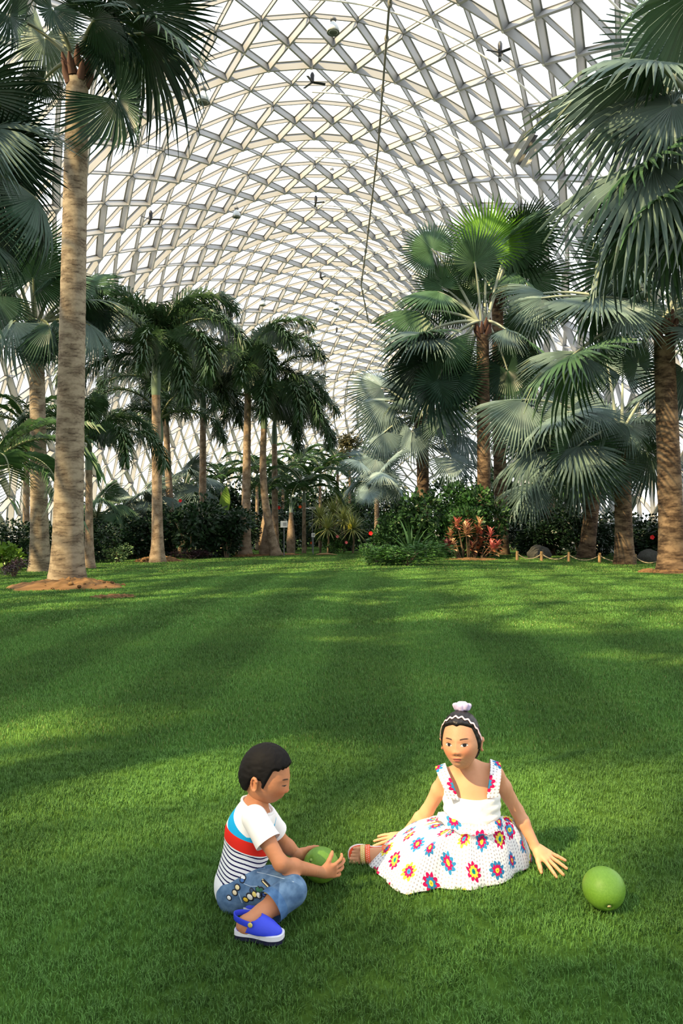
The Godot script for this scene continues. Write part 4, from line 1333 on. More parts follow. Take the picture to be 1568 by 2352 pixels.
func fence_and_stones() -> void:
	var xs := [[1187, 1277, 28.6], [1243, 1283, 28.4], [1305, 1288, 28.0], [1376, 1292, 27.4], [1457, 1296, 26.6], [1520, 1302, 25.6]]
	var o := thing("rope_fence", "low fence of short wooden posts with a slack rope along the right", "fence", spot(1187, 1208, 28.6))
	var tops := []
	for x in xs:
		var p := spot(x[0], 1208, x[2])
		var sh := Shape.new()
		sh.tube(PackedVector3Array([Vector3(0, -0.05, 0), Vector3(0, 0.24, 0), Vector3(0.005, 0.34, 0)]), PackedFloat32Array([0.055, 0.052, 0.05]), 10)
		put("post", sh.mesh(), M.post, o, Transform3D(Basis(), p - o.position))
		tops.append(p - o.position + Vector3(0, 0.25, 0))
	for k in tops.size() - 1:
		var sh := Shape.new()
		var mid: Vector3 = tops[k].lerp(tops[k + 1], 0.5) - Vector3(0, 0.36, 0)
		sh.tube(bezier(tops[k], mid, tops[k + 1], 8), PackedFloat32Array([0.02, 0.02, 0.02, 0.02, 0.02, 0.02, 0.02, 0.02, 0.02]), 6)
		put("rope", sh.mesh(), M.rope, o)
	for s in [[1237, 30.5, 0.44, 0.34, "rounded grey boulder behind the rope fence"], [1490, 28.5, 0.4, 0.3, "dark flat boulder left of the stout trunk"]]:
		var fn := FastNoiseLite.new()
		fn.seed = 5
		fn.frequency = 1.1
		var sh := Shape.new()
		sh.blob(Vector3.ZERO, Vector3(s[2], 0, 0), Vector3(0, s[3], 0), Vector3(0, 0, s[2] * 0.8), 16, 24)
		for k in sh.v.size():
			sh.v[k] *= 1.0 + 0.3 * fn.get_noise_3dv(sh.v[k] * 2.0)
		sh.smooth()
		var b := put("boulder", sh.mesh(), M.stone)
		b.position = spot(s[0], 1208, s[1]) + Vector3(0, s[3] * 0.5, 0)
		tag(b, s[4], "boulder")
	# notices
	for s in [[652, 1204, 34.0, 0.3, 0.28, "small white notice board on a thin post by the bottle palm"], [719, 1229, 36.0, 0.16, 0.18, "small grey plate low on a stake at the end of the lawn"], [717, 1167, 40.0, 0.34, 0.12, "white sensor box with a crossbar on a post at the far end"]]:
		var p := at_px(s[0], s[1], s[2])
		var n := thing("notice", s[5], "sign", Vector3(p.x, 0, p.z))
		var sh := Shape.new()
		sh.tube(PackedVector3Array([Vector3(0, -0.02, -0.02), Vector3(0, p.y, -0.02)]), PackedFloat32Array([0.025, 0.025]), 6)
		put("post", sh.mesh(), M.metal, n)
		sh = Shape.new()
		sh.box(Vector3(0, p.y, 0), Vector3(s[3] * 0.5, s[4] * 0.5, 0.015))
		put("plate", sh.mesh(), M.white, n)
		sh = Shape.new()
		for k in 4:
			sh.box(Vector3(s[3] * 0.12, p.y + s[4] * (0.2 - 0.13 * k), 0.018), Vector3(s[3] * 0.26, s[4] * 0.035, 0.004))
		put("print", sh.mesh(), M.metal, n)
	var tg := Shape.new()
	tg.box(Vector3.ZERO, Vector3(0.09, 0.12, 0.01))
	tg.bar(Vector3(0, 0.12, 0), Vector3(0, 0.6, 0), Vector3.RIGHT, Vector3.BACK, 0.006, 0.006)
	var y := put("insect_trap", tg.mesh(), M.yellow)
	y.position = at_px(803, 1210, 36.8)
	tag(y, "yellow card hanging in the spiky yellow-green clump", "card")
	tg = Shape.new()
	tg.box(Vector3.ZERO, Vector3(0.06, 0.05, 0.008))
	y = put("trunk_tag", tg.mesh(), M.white)
	y.position = at_px(565, 1206, 33.82) + Vector3(0, 0, 0.0)
	tag(y, "small white tag fixed to a foxtail palm trunk", "tag")
	# bark litter near the far lawn edge
	tg = Shape.new()
	tg.tube(bezier(Vector3(-0.45, 0, 0), Vector3(0, 0.06, 0), Vector3(0.5, 0, 0.1), 8), PackedFloat32Array([0.01, 0.03, 0.04, 0.045, 0.045, 0.04, 0.03, 0.02, 0.01]), 8)
	y = put("fallen_leaf_sheath", tg.mesh(), M.post)
	y.position = spot(748, 1277) + Vector3(0, 0.03, 0)
	tag(y, "pale dry leaf sheath lying at the end of the lawn", "dry leaf")
# ---------- things hung in the vault ----------
func build_fixtures() -> void:
	# bell-shaped lamps on thin cords (switched off in daylight)
	var lamps := [[765, 62, 30.5, 0.44, "large bell lamp with a dark mouth hanging near the crown"], [762, 400, 45.0, 0.42, "bell lamp hanging under the crown beside the long cable"], [467, 222, 30.0, 0.44, "pale bell lamp seen beside the tips of the tall fan palm"], [543, 490, 44.0, 0.42, "bell lamp on a long cord over the foxtail palms"], [603, 695, 58.0, 0.42, "distant bell lamp over the foxtail palms"], [772, 705, 60.0, 0.42, "distant bell lamp at the far bend of the vault"], [192, 838, 40.0, 0.42, "bell lamp hanging beside the tall ringed trunk"]]
	for l in lamps:
		var p := at_px(l[0], l[1], l[2])
		var o := thing("bell_lamp", l[4], "lamp", p, "bell lamps hung in the vault")
		var s: float = l[3]
		var sh := Shape.new()
		sh.lathe(PackedVector2Array([Vector2(0.36, -0.5), Vector2(0.56, -0.42), Vector2(0.5, -0.1), Vector2(0.28, 0.3), Vector2(0.16, 0.5), Vector2(0.0, 0.52)]), 16)
		put("shade", sh.mesh(), M.lamp_shell, o, Transform3D(Basis.from_scale(Vector3.ONE * s), Vector3.ZERO))
		sh = Shape.new()
		sh.lathe(PackedVector2Array([Vector2(0.0, -0.36), Vector2(0.54, -0.44), Vector2(0.56, -0.52), Vector2(0.5, -0.5), Vector2(0.0, -0.4)]), 16)
		put("mouth", sh.mesh(), M.lamp_mouth, o, Transform3D(Basis.from_scale(Vector3.ONE * s), Vector3.ZERO))
		sh = Shape.new()
		sh.lathe(PackedVector2Array([Vector2(0.0, 0.48), Vector2(0.26, 0.5), Vector2(0.3, 0.66), Vector2(0.2, 0.84), Vector2(0.0, 0.86)]), 12)
		put("ballast", sh.mesh(), M.metal, o, Transform3D(Basis.from_scale(Vector3.ONE * s), Vector3.ZERO))
		var up := roof_above(p)
		sh = Shape.new()
		sh.tube(PackedVector3Array([Vector3(0, 0.8 * s, 0), Vector3(0, up - p.y, 0)]), PackedFloat32Array([0.012, 0.012]), 5)
		put("cord", sh.mesh(), M.metal, o)
	# small stirring fans
	var fans := [[1148, 108, 29.0, 0.7, "dark small fan hanging at the right flank of the vault"], [717, 178, 33.0, -0.2, "dark small fan hanging below the crown"], [346, 494, 36.0, 0.1, "dark small fan on the left flank of the vault"], [725, 458, 46.0, 0.4, "dark small fan hanging over the middle of the vault"], [736, 631, 58.0, 0.8, "distant dark fan under the crown"], [773, 757, 66.0, 0.2, "farthest dark fan at the bend of the vault"]]
	for f in fans:
		var p := at_px(f[0], f[1], f[2])
		var o := thing("hanging_fan", f[4], "fan", p, "small fans hung in the vault")
		var sh := Shape.new()
		sh.lathe(PackedVector2Array([Vector2(0, -0.26), Vector2(0.07, -0.22), Vector2(0.09, 0.1), Vector2(0.05, 0.2), Vector2(0, 0.22)]), 10)
		put("motor", sh.mesh(), M.fan_dark, o)
		for k in 3:
			var an: float = f[3] + TAU * k / 3
			var dir := Vector3(cos(an), -0.05, sin(an))
			var side := Vector3(-sin(an), 0.25, cos(an)).normalized()
			sh = Shape.new()
			sh.bar(dir * 0.05 + Vector3(0, -0.2, 0), dir * 0.55 + Vector3(0, -0.2, 0), side, dir.cross(side).normalized(), 0.06, 0.008)
			put("blade", sh.mesh(), M.fan_dark, o)
		sh = Shape.new()
		sh.tube(PackedVector3Array([Vector3(0, 0.2, 0), Vector3(0, roof_above(p) - p.y, 0)]), PackedFloat32Array([0.012, 0.012]), 5)
		put("cord", sh.mesh(), M.metal, o)
	# the long jointed cable that hangs down the vista
	var line := [at_px(908, -60, 25.0), at_px(893, 20, 27.0), at_px(868, 340, 37.0), at_px(842, 560, 47.0), at_px(829, 655, 53.0), at_px(846, 740, 60.0)]
	var cab := thing("long_cable", "long thin jointed cable slung below the vault along the hall", "cable", line[0])
	for k in line.size() - 1:
		var sh := Shape.new()
		sh.tube(PackedVector3Array([line[k] - line[0], line[k + 1] - line[0]]), PackedFloat32Array([0.045, 0.045]), 6)
		put("length", sh.mesh(), M.cable, cab)
		for j in 3:
			var c: Vector3 = line[k].lerp(line[k + 1], (j + 0.5) / 3.0) - line[0]
			sh = Shape.new()
			sh.blob(Vector3.ZERO, Vector3(0.09, 0, 0), Vector3(0, 0.16, 0), Vector3(0, 0, 0.09), 6, 8)
			put("joint", sh.mesh(), M.cable, cab, Transform3D(Basis(), c))
	# the folded shade blind that hangs on the right flank
	var p := at_px(1205, 345, 30.0)
	var bl := thing("folded_blind", "folded grey shade blind hanging askew from the right flank of the vault", "blind", p)
	var dir := cam_basis * Vector3(0.52, 0.85, 0.0)
	var side := cam_basis * Vector3(0.85, -0.52, 0.0)
	for k in 6:
		var sh := Shape.new()
		var off := side * (-0.36 + 0.145 * k) + Vector3(0, 0, 0.05 * (k % 2))
		sh.bar(off - dir * (0.75 - 0.04 * k), off + dir * (0.78 - 0.09 * absf(k - 2.0)), (side + Vector3(0, 0, 0.7 * (1 if k % 2 else -1))).normalized(), side.cross(dir).normalized(), 0.085, 0.008)
		put("slat", sh.mesh(), M.blind if k != 3 else M.blind_dark, bl)
	var top := vault_near(p + dir * 0.8) - p
	var sh3 := Shape.new()
	sh3.tube(PackedVector3Array([dir * 0.75, top]), PackedFloat32Array([0.025, 0.025]), 6)
	put("hanger", sh3.mesh(), M.metal, bl)

func roof_above(p: Vector3) -> float:
	var f := spine(-p.z)
	var u := (p.x - f.origin.x) / 15.0
	return 20.8 * sqrt(maxf(0.05, 1.0 - u * u)) - (maxf(0.0, -p.z - 50.0) * maxf(0.0, -p.z - 50.0) / 330.0)

func vault_near(p: Vector3) -> Vector3:
	return Vector3(p.x + 0.15, roof_above(p), p.z)

func build_pomelos() -> void:
	var spots := [[at_px(737, 1987, 2.90), 0.0640, "green pomelo that the boy holds in both hands", 1.2], [at_px(1386, 2053, 2.70), 0.0705, "green pomelo lying alone on the grass beside the girl", 0.25]]
	for s in spots:
		var o := thing("pomelo", s[2], "fruit", Vector3(s[0].x, 0.004, s[0].z))
		var r: float = s[1]
		var sh := Shape.new()
		sh.blob(Vector3.ZERO, Vector3(r, 0, 0), Vector3(0, r * 0.97, 0), Vector3(0, 0, r), 40, 56)
		# the stalk end is a little drawn in; it points to stalk_dir
		var dir := Vector3(-0.02, -0.5, 0.86).normalized() if s[3] < 1.0 else Vector3(-0.55, 0.5, 0.6).normalized()
		for k in sh.v.size():
			var q := sh.v[k].normalized()
			var c := q.dot(dir)
			sh.v[k] *= 1.0 + 0.03 * smoothstep(0.5, 0.95, c) - 0.08 * smoothstep(0.975, 1.0, c)
			sh.uv[k] = Vector2(q.x, q.y)
		sh.smooth()
		put("rind", sh.mesh(), M.rind, o, Transform3D(Basis(), Vector3(0, r * 0.97, 0)))
		var st := Shape.new()
		var x := dir.cross(Vector3.UP).normalized()
		st.tube(PackedVector3Array([dir * r * 0.9, dir * r * 0.985]), PackedFloat32Array([0.008, 0.0065]), 10)
		put("stalk_scar", st.mesh(), M.scar if s[3] < 1.0 else M.scar_small, o, Transform3D(Basis(), Vector3(0, r * 0.97, 0)))
# ---------- tools for the children: smooth solids from tapered limbs, meshed as surface nets ----------
class Solid:
	var a := PackedVector3Array()
	var ba := PackedVector3Array()
	var ra := PackedFloat32Array()
	var rb := PackedFloat32Array()
	var nx := PackedVector3Array()
	var st := PackedFloat32Array()
	var kk := PackedFloat32Array()
	var cut := PackedInt32Array()
	var planes := []
	# a tapered limb; flatten > 1 makes it thinner along axis
	func limb(p: Vector3, q: Vector3, r0: float, r1: float, k := 0.02, axis := Vector3.ZERO, flatten := 1.0, minus := false) -> void:
		a.append(p)
		var d := q - p
		if flatten != 1.0:
			axis = axis.normalized()
			d += axis * (d.dot(axis) * (flatten - 1.0))
		if d.length_squared() < 1e-9:
			d = Vector3(0, 1e-4, 0)
		ba.append(d); ra.append(r0); rb.append(r1); nx.append(axis); st.append(flatten); kk.append(k)
		cut.append(1 if minus else 0)
	func chain(pts: Array, radii: Array, k := 0.02) -> void:
		for j in pts.size() - 1:
			limb(pts[j], pts[j + 1], radii[j], radii[j + 1], k)
	func at(p: Vector3, list: PackedInt32Array) -> float:
		var d := 1.0
		for j in list:
			var q := p - a[j]
			var s := st[j]
			if s != 1.0:
				q += nx[j] * (q.dot(nx[j]) * (s - 1.0))
			var b := ba[j]
			var h := clampf(q.dot(b) / b.length_squared(), 0.0, 1.0)
			var e := (q - b * h).length() - lerpf(ra[j], rb[j], h)
			if cut[j] == 1:
				d = maxf(d, -e)
			else:
				var k := kk[j]
				var w := k - absf(d - e)
				d = minf(d, e)
				if w > 0.0:
					d -= w * w / (4.0 * k)
		for pl: Plane in planes:
			d = maxf(d, pl.distance_to(p))
		return d
	func mesh_into(sh: Shape, cell: float, col := Color.WHITE) -> void:
		var lo := Vector3(1e9, 1e9, 1e9)
		var hi := -lo
		for j in a.size():
			if cut[j] == 1:
				continue
			var r := maxf(ra[j], rb[j]) * 1.15 + cell * 2.0
			var q := a[j] + (ba[j] if st[j] == 1.0 else ba[j] - nx[j] * (ba[j].dot(nx[j]) * (1.0 - 1.0 / st[j])))
			lo = lo.min(a[j] - Vector3.ONE * r).min(q - Vector3.ONE * r)
			hi = hi.max(a[j] + Vector3.ONE * r).max(q + Vector3.ONE * r)
		const B := 5
		var nb := Vector3i(((hi - lo) / (cell * B)).ceil())
		var n := nb * B + Vector3i.ONE
		var val := PackedFloat32Array()
		val.resize(n.x * n.y * n.z)
		val.fill(1.0)
		var all := PackedInt32Array(range(a.size()))
		var rad := cell * B * 0.87
		var active := []
		var sx := n.y * n.z
		var sy := n.z
		for bx in nb.x:
			for by in nb.y:
				for bz in nb.z:
					var c := lo + Vector3(bx + 0.5, by + 0.5, bz + 0.5) * cell * B
					var near := PackedInt32Array()
					for j in all:
						var q := c - a[j]
						if st[j] != 1.0:
							q += nx[j] * (q.dot(nx[j]) * (st[j] - 1.0))
						var h := clampf(q.dot(ba[j]) / ba[j].length_squared(), 0.0, 1.0)
						var e := (q - ba[j] * h).length() - lerpf(ra[j], rb[j], h)
						if e < rad * maxf(1.0, st[j]) + kk[j]:
							near.append(j)
					if near.is_empty():
						continue
					active.append(Vector3i(bx, by, bz))
					var mid := at(c, near)
					if mid < -rad * 1.8 and planes.is_empty():
						for x in range(bx * B, bx * B + B + 1):
							for y in range(by * B, by * B + B + 1):
								for z in range(bz * B, bz * B + B + 1):
									val[x * sx + y * sy + z] = -1.0
						continue
					for x in range(bx * B, bx * B + B + 1):
						for y in range(by * B, by * B + B + 1):
							for z in range(bz * B, bz * B + B + 1):
								val[x * sx + y * sy + z] = at(lo + Vector3(x, y, z) * cell, near)
		var ids := {}
		var off := [0, sx, sy, sx + sy, 1, sx + 1, sy + 1, sx + sy + 1]
		var cor := [Vector3(0, 0, 0), Vector3(1, 0, 0), Vector3(0, 1, 0), Vector3(1, 1, 0), Vector3(0, 0, 1), Vector3(1, 0, 1), Vector3(0, 1, 1), Vector3(1, 1, 1)]
		var edge := [[0, 1], [2, 3], [4, 5], [6, 7], [0, 2], [1, 3], [4, 6], [5, 7], [0, 4], [1, 5], [2, 6], [3, 7]]
		for blk: Vector3i in active:
			for x in range(blk.x * B, blk.x * B + B):
				for y in range(blk.y * B, blk.y * B + B):
					for z in range(blk.z * B, blk.z * B + B):
						var base := x * sx + y * sy + z
						var neg := 0
						for o: int in off:
							if val[base + o] < 0.0:
								neg += 1
						if neg == 0 or neg == 8:
							continue
						var sum := Vector3.ZERO
						var cnt := 0
						for e: Array in edge:
							var v0 := val[base + int(off[e[0]])]
							var v1 := val[base + int(off[e[1]])]
							if (v0 < 0.0) != (v1 < 0.0):
								sum += (cor[e[0]] as Vector3).lerp(cor[e[1]], v0 / (v0 - v1))
								cnt += 1
						ids[base] = sh.add(lo + (Vector3(x, y, z) + sum / cnt) * cell, Vector3.UP, Vector2.ZERO, col)
		for base: int in ids:
			var v0 := val[base]
			for ax in 3:
				var step: int = [sx, sy, 1][ax]
				var v1 := val[base + step]
				if (v0 < 0.0) == (v1 < 0.0):
					continue
				var s1: int = [sy, 1, sx][ax]
				var s2: int = [1, sx, sy][ax]
				var i0: int = base
				var i1: int = base - s1
				var i2: int = base - s1 - s2
				var i3: int = base - s2
				if ids.has(i1) and ids.has(i2) and ids.has(i3):
					if v0 < 0.0:
						sh.quad(ids[i0], ids[i3], ids[i2], ids[i1])
					else:
						sh.quad(ids[i0], ids[i1], ids[i2], ids[i3])

func solid_shape(s: Solid, cell: float, col := Color.WHITE) -> Shape:
	var sh := Shape.new()
	s.mesh_into(sh, cell, col)
	sh.smooth()
	return sh

# A child's hand. wrist, direction of the fingers, the way the palm faces; which side the thumb is on; curl of each finger (radians per joint), spread.
func hand_into(s: Solid, wrist: Vector3, dir: Vector3, palm: Vector3, thumb_side: float, size: float, curls: Array, spread := 0.16, thumb_out := 0.7, thumb_curl := 0.25) -> void:
	dir = dir.normalized()
	palm = (palm - dir * palm.dot(dir)).normalized()
	var across := dir.cross(palm).normalized() * thumb_side   # towards the thumb
	var lens := [[0.031, 0.019, 0.015], [0.035, 0.022, 0.016], [0.032, 0.021, 0.016], [0.025, 0.016, 0.014]]
	for f in 4:
		var t := 1.5 - f   # index first, nearest the thumb
		var root := wrist + dir * size * 0.012 + across * size * 0.0085 * t
		var knuckle := wrist + dir * size * (0.052 - 0.0022 * absf(t - 0.4)) + across * size * 0.0148 * t - palm * size * 0.002
		s.limb(root, knuckle, size * 0.0125, size * 0.0086, 0.008)
		var d := (dir + across * spread * t * 0.75).normalized()
		var p := knuckle
		var bend := 0.0
		for g in 3:
			bend += float(curls[f]) * (0.9 if g == 0 else 1.0)
			var dd := d * cos(bend) + palm * sin(bend)
			var q := p + dd * size * float(lens[f][g])
			s.limb(p, q, size * (0.0071 - 0.0005 * g), size * (0.0067 - 0.0006 * g), 0.0018)
			p = q
	# thumb from the side of the palm
	var tr := wrist + dir * size * 0.014 + across * size * 0.016 + palm * size * 0.003
	var td := (dir * cos(thumb_out) + across * sin(thumb_out) + palm * 0.25).normalized()
	var k1 := tr + td * size * 0.028
	s.limb(wrist + dir * size * 0.01, tr, size * 0.013, size * 0.012, 0.008)
	s.limb(tr, k1, size * 0.0115, size * 0.0092, 0.008)
	var td2 := (td + palm * thumb_curl + dir * 0.25).normalized()
	var k2 := k1 + td2 * size * 0.021
	s.limb(k1, k2, size * 0.009, size * 0.0082, 0.003)
	s.limb(k2, k2 + (td2 + palm * thumb_curl).normalized() * size * 0.015, size * 0.0082, size * 0.006, 0.003)
	s.limb(wrist - dir * size * 0.006, wrist + dir * size * 0.02, size * 0.0165, size * 0.0175, 0.012, palm, 1.35)

# A child's head. Local axes: x to the head's left, y up, z out of the face; about 0.2 high, origin at the middle.
func head_point(q: Vector3, w: Dictionary) -> Vector3:
	var p := Vector3(q.x * float(w.half_width), q.y * 0.104, q.z * 0.092)
	# skull fuller at the back and above, jaw narrower
	var low := smoothstep(0.0, -1.0, q.y)
	p.x *= 1.0 - 0.13 * low + 0.07 * smoothstep(0.25, 0.85, q.y)
	if q.z < 0.0:
		p.z *= 1.0 - 0.30 * low * low - 0.0 * q.y
	else:
		p.z *= 1.0 + 0.02 * smoothstep(0.3, 1.0, q.y)
		p.z *= 1.0 + 0.06 * low
	p.x *= 1.0 + 0.05 * smoothstep(0.45, 0.0, absf(q.y + 0.25)) * smoothstep(-0.2, 0.5, q.z)
	if q.z > 0.0:
		var f := smoothstep(0.0, 0.35, q.z)
		var x := p.x
		var y := p.y
		var z := 0.0
		z += -0.0040 * bell(absf(x) - 0.030, y + 0.005, 0.016, 0.010)        # eye sockets
		z += 0.0024 * bell(absf(x) - 0.030, y + 0.010, 0.011, 0.0055)        # lids over the eyeballs
		z += 0.0026 * bell(absf(x) - 0.028, y - 0.012, 0.018, 0.006)         # brows
		z += 0.0052 * bell(x, y + 0.014, 0.0065, 0.015)                      # bridge of the nose
		z += 0.0068 * bell(x, y + 0.035, 0.0098, 0.0080)                     # tip
		z += 0.0040 * bell(absf(x) - 0.0090, y + 0.037, 0.0050, 0.0055)      # wings
		z += -0.0030 * bell(x, y + 0.0460, 0.012, 0.0040)
		z += 0.0065 * bell(absf(x) - 0.038, y + 0.038, 0.020, 0.020)         # cheeks
		z += 0.0034 * bell(x, y + 0.0575, 0.014, 0.0042)                     # upper lip
		z += 0.0036 * bell(x, y + 0.0660, 0.012, 0.0042)                     # lower lip
		z += -0.0030 * bell(x, y + 0.0617, 0.016, 0.0016)                    # between the lips
		z += -0.0026 * bell(x, y + 0.0740, 0.013, 0.0038)
		z += 0.0045 * bell(x, y + 0.086, 0.017, 0.012)                       # chin
		p.z += z * f
	return p

func bell(x: float, y: float, sx: float, sy: float) -> float:
	var e := x * x / (sx * sx) + y * y / (sy * sy)
	return exp(-0.5 * e) if e < 14.0 else 0.0

# hair: pushes the skin outwards where hair grows; rings and sides crowd towards the face
func head_shape(frame: Transform3D, w: Dictionary, rings: int, sides: int, hair := "", col := Color.WHITE) -> Shape:
	var sh := Shape.new()
	for r in rings + 1:
		var t := float(r) / rings * 2.0 - 1.0
		var la := PI / 2 * (0.8 * t + 0.2 * t * t * t)
		for s in sides + 1:
			var u := float(s) / sides * 2.0 - 1.0
			var lo := PI * (0.72 * u + 0.28 * u * u * u)
			var q := Vector3(cos(la) * sin(lo), sin(la), cos(la) * cos(lo))
			var p := head_point(q, w)
			if hair == "girl":
				p += q * girl_hair(q, p)
			elif hair == "boy":
				p += q * boy_hair(q, p)
			var uv := Vector2(0.5 + p.x / 0.16, 0.5 - p.y / 0.22)
			if q.z < -0.05:
				uv = Vector2(0.01, 0.5)
			sh.add(frame * p, Vector3.UP, uv, col)
	for r in rings:
		for s in sides:
			var a := r * (sides + 1) + s
			sh.quad(a, a + sides + 1, a + sides + 2, a + 1)
	sh.smooth()
	# close the seam's normals
	for r in rings + 1:
		var a := r * (sides + 1)
		var m := (sh.n[a] + sh.n[a + sides]).normalized()
		sh.n[a] = m
		sh.n[a + sides] = m
	return sh

# the colours of a face: brows, eyes, lips, warmer cheeks
func face_texture(skin: Color, lip: Color, brow: Color, closed: float, gaze: Vector2) -> ImageTexture:
	var n := 448
	var img := Image.create(n, n, false, Image.FORMAT_RGB8)
	img.fill(skin)
	var fn := FastNoiseLite.new()
	fn.frequency = 0.05
	for py in n:
		var y := (0.5 - (py + 0.5) / n) * 0.22
		for px in n:
			var x := ((px + 0.5) / n - 0.5) * 0.16
			var ax := absf(x)
			var c := skin * (1.0 + 0.035 * fn.get_noise_2d(px, py))
			# cheeks, nose and ears a little redder
			var red := 0.5 * bell(ax - 0.036, y + 0.034, 0.016, 0.014) + 0.35 * bell(x, y + 0.035, 0.010, 0.008)
			c = c.lerp(Color(skin.r * 1.04, skin.g * 0.82, skin.b * 0.76), red)
			# brows
			var by := 0.0125 + 0.0035 * sin(clampf((ax - 0.014) / 0.032, 0.0, 1.0) * PI * 0.75) - y
			if ax > 0.013 and ax < 0.047:
				var k := clampf(1.0 - absf(by) / 0.0038, 0.0, 1.0) * smoothstep(0.047, 0.036, ax) * smoothstep(0.013, 0.018, ax)
				c = c.lerp(brow, clampf(k * 1.3, 0.0, 0.85))
			# eyes: an almond opening
			var ex := ax - 0.0295
			var half := 0.0132
			if absf(ex) < half + 0.004:
				var e := clampf(1.0 - (ex * ex) / (half * half), 0.0, 1.0)
				var slant := 0.10 * ex
				var top := -0.0078 + (0.0068 * sqrt(e)) * (1.0 - closed) + slant
				var bot := -0.0084 - 0.0042 * e * (1.0 - 0.5 * closed) + slant
				if y < top and y > bot and e > 0.0:
					var sx := 1.0 if x > 0.0 else -1.0
					var ix := Vector2(ex * sx - gaze.x, y + 0.0062 - gaze.y).length()
					c = Color(0.86, 0.82, 0.78)
					if ix < 0.0070:
						c = Color(0.10, 0.055, 0.04)
					if ix < 0.0030:
						c = Color(0.02, 0.015, 0.015)
				var lash := absf(y - top)
				if e > 0.02 and lash < 0.0012:
					c = c.lerp(Color(0.07, 0.05, 0.045), 0.9)
				elif e > 0.1 and absf(y - bot) < 0.0006:
					c = c.lerp(Color(0.25, 0.15, 0.12), 0.5)
				elif e > 0.1 and absf(y - top - 0.004) < 0.0006:
					c = c.lerp(brow, 0.25)
			# lips
			var lx := x / 0.0150
			if absf(lx) < 1.0:
				var up := -0.0535 - 0.0035 * lx * lx + 0.0012 * (1.0 - exp(-lx * lx * 30.0)) * 0.0
				up -= 0.0012 * exp(-lx * lx * 18.0)
				var dn := -0.0705 + 0.0085 * lx * lx
				if y < up and y > dn:
					c = c.lerp(lip, 0.85)
				if absf(y + 0.0617 + 0.0006 * lx * lx) < 0.0007:
					c = c.lerp(Color(0.25, 0.10, 0.09), 0.75)
			# nostrils
			if Vector2((ax - 0.0062) / 0.0028, (y + 0.0425) / 0.0014).length() < 1.0:
				c = c.lerp(Color(0.22, 0.10, 0.07), 0.8)
			img.set_pixel(px, py, c)
	return ImageTexture.create_from_image(img)

func ear_into(sh: Shape, frame: Transform3D, w: Dictionary, side: float, col := Color.WHITE) -> void:
	var c := Vector3(side * (float(w.half_width) - 0.0005), -0.014, -0.008)
	var out := Vector3(side * 0.75, 0, -0.66).normalized()
	var up := Vector3(0, 1, -0.15).normalized()
	var fwd := up.cross(out).normalized()
	var s := Solid.new()
	var rim := []
	for k in 9:
		var an := lerpf(-1.9, 2.5, k / 8.0)
		rim.append(c + up * (sin(an) * 0.023 + 0.002) + fwd * side * cos(an) * 0.0135 + out * (0.0125 + 0.003 * cos(an)))
	for k in 8:
		s.limb(frame * rim[k], frame * rim[k + 1], 0.0036 if k < 6 else 0.0048, 0.0036 if k < 5 else 0.005, 0.003)
	s.limb(frame * (c + up * 0.010 + out * 0.006), frame * (c - up * 0.010 + out * 0.006), 0.0115, 0.0090, 0.006, frame.basis * out, 2.0)
	var e := Shape.new()
	s.mesh_into(e, 0.0022, col)
	var base := sh.v.size()
	for k in e.v.size():
		sh.add(e.v[k], Vector3.UP, Vector2(0.01, 0.5), col)
	for k in e.i:
		sh.i.append(base + k)

func skin_material(c: Color) -> StandardMaterial3D:
	var m := std(c, 0.55, 0.4)
	m.subsurf_scatter_enabled = true
	m.subsurf_scatter_strength = 0.12
	return m

# a ribbon with thickness along points; wide[k] is its half width direction
func ribbon(pts: PackedVector3Array, wide: PackedVector3Array, up: PackedVector3Array, thick: float, repeat := 1.0) -> Shape:
	var sh := Shape.new()
	var run := 0.0
	for k in pts.size():
		if k > 0:
			run += pts[k].distance_to(pts[k - 1])
		var o := up[k].normalized() * thick
		var w := wide[k]
		var width := w.length() * 2.0
		for c in [[w, o, 0.0], [-w, o, 1.0], [-w, -o, 1.0], [w, -o, 0.0]]:
			sh.add(pts[k] + c[0] + c[1], Vector3.UP, Vector2(c[2] * width * repeat, run * repeat))
	for k in pts.size() - 1:
		for e in 4:
			var a := k * 4 + e
			var b := k * 4 + (e + 1) % 4
			sh.quad(a, b, b + 4, a + 4)
	# find out which way round the faces must run
	var t := (sh.v[sh.i[2]] - sh.v[sh.i[0]]).cross(sh.v[sh.i[1]] - sh.v[sh.i[0]])
	if t.dot(up[0]) < 0.0:
		sh.i.reverse()
	sh.smooth()
	return sh
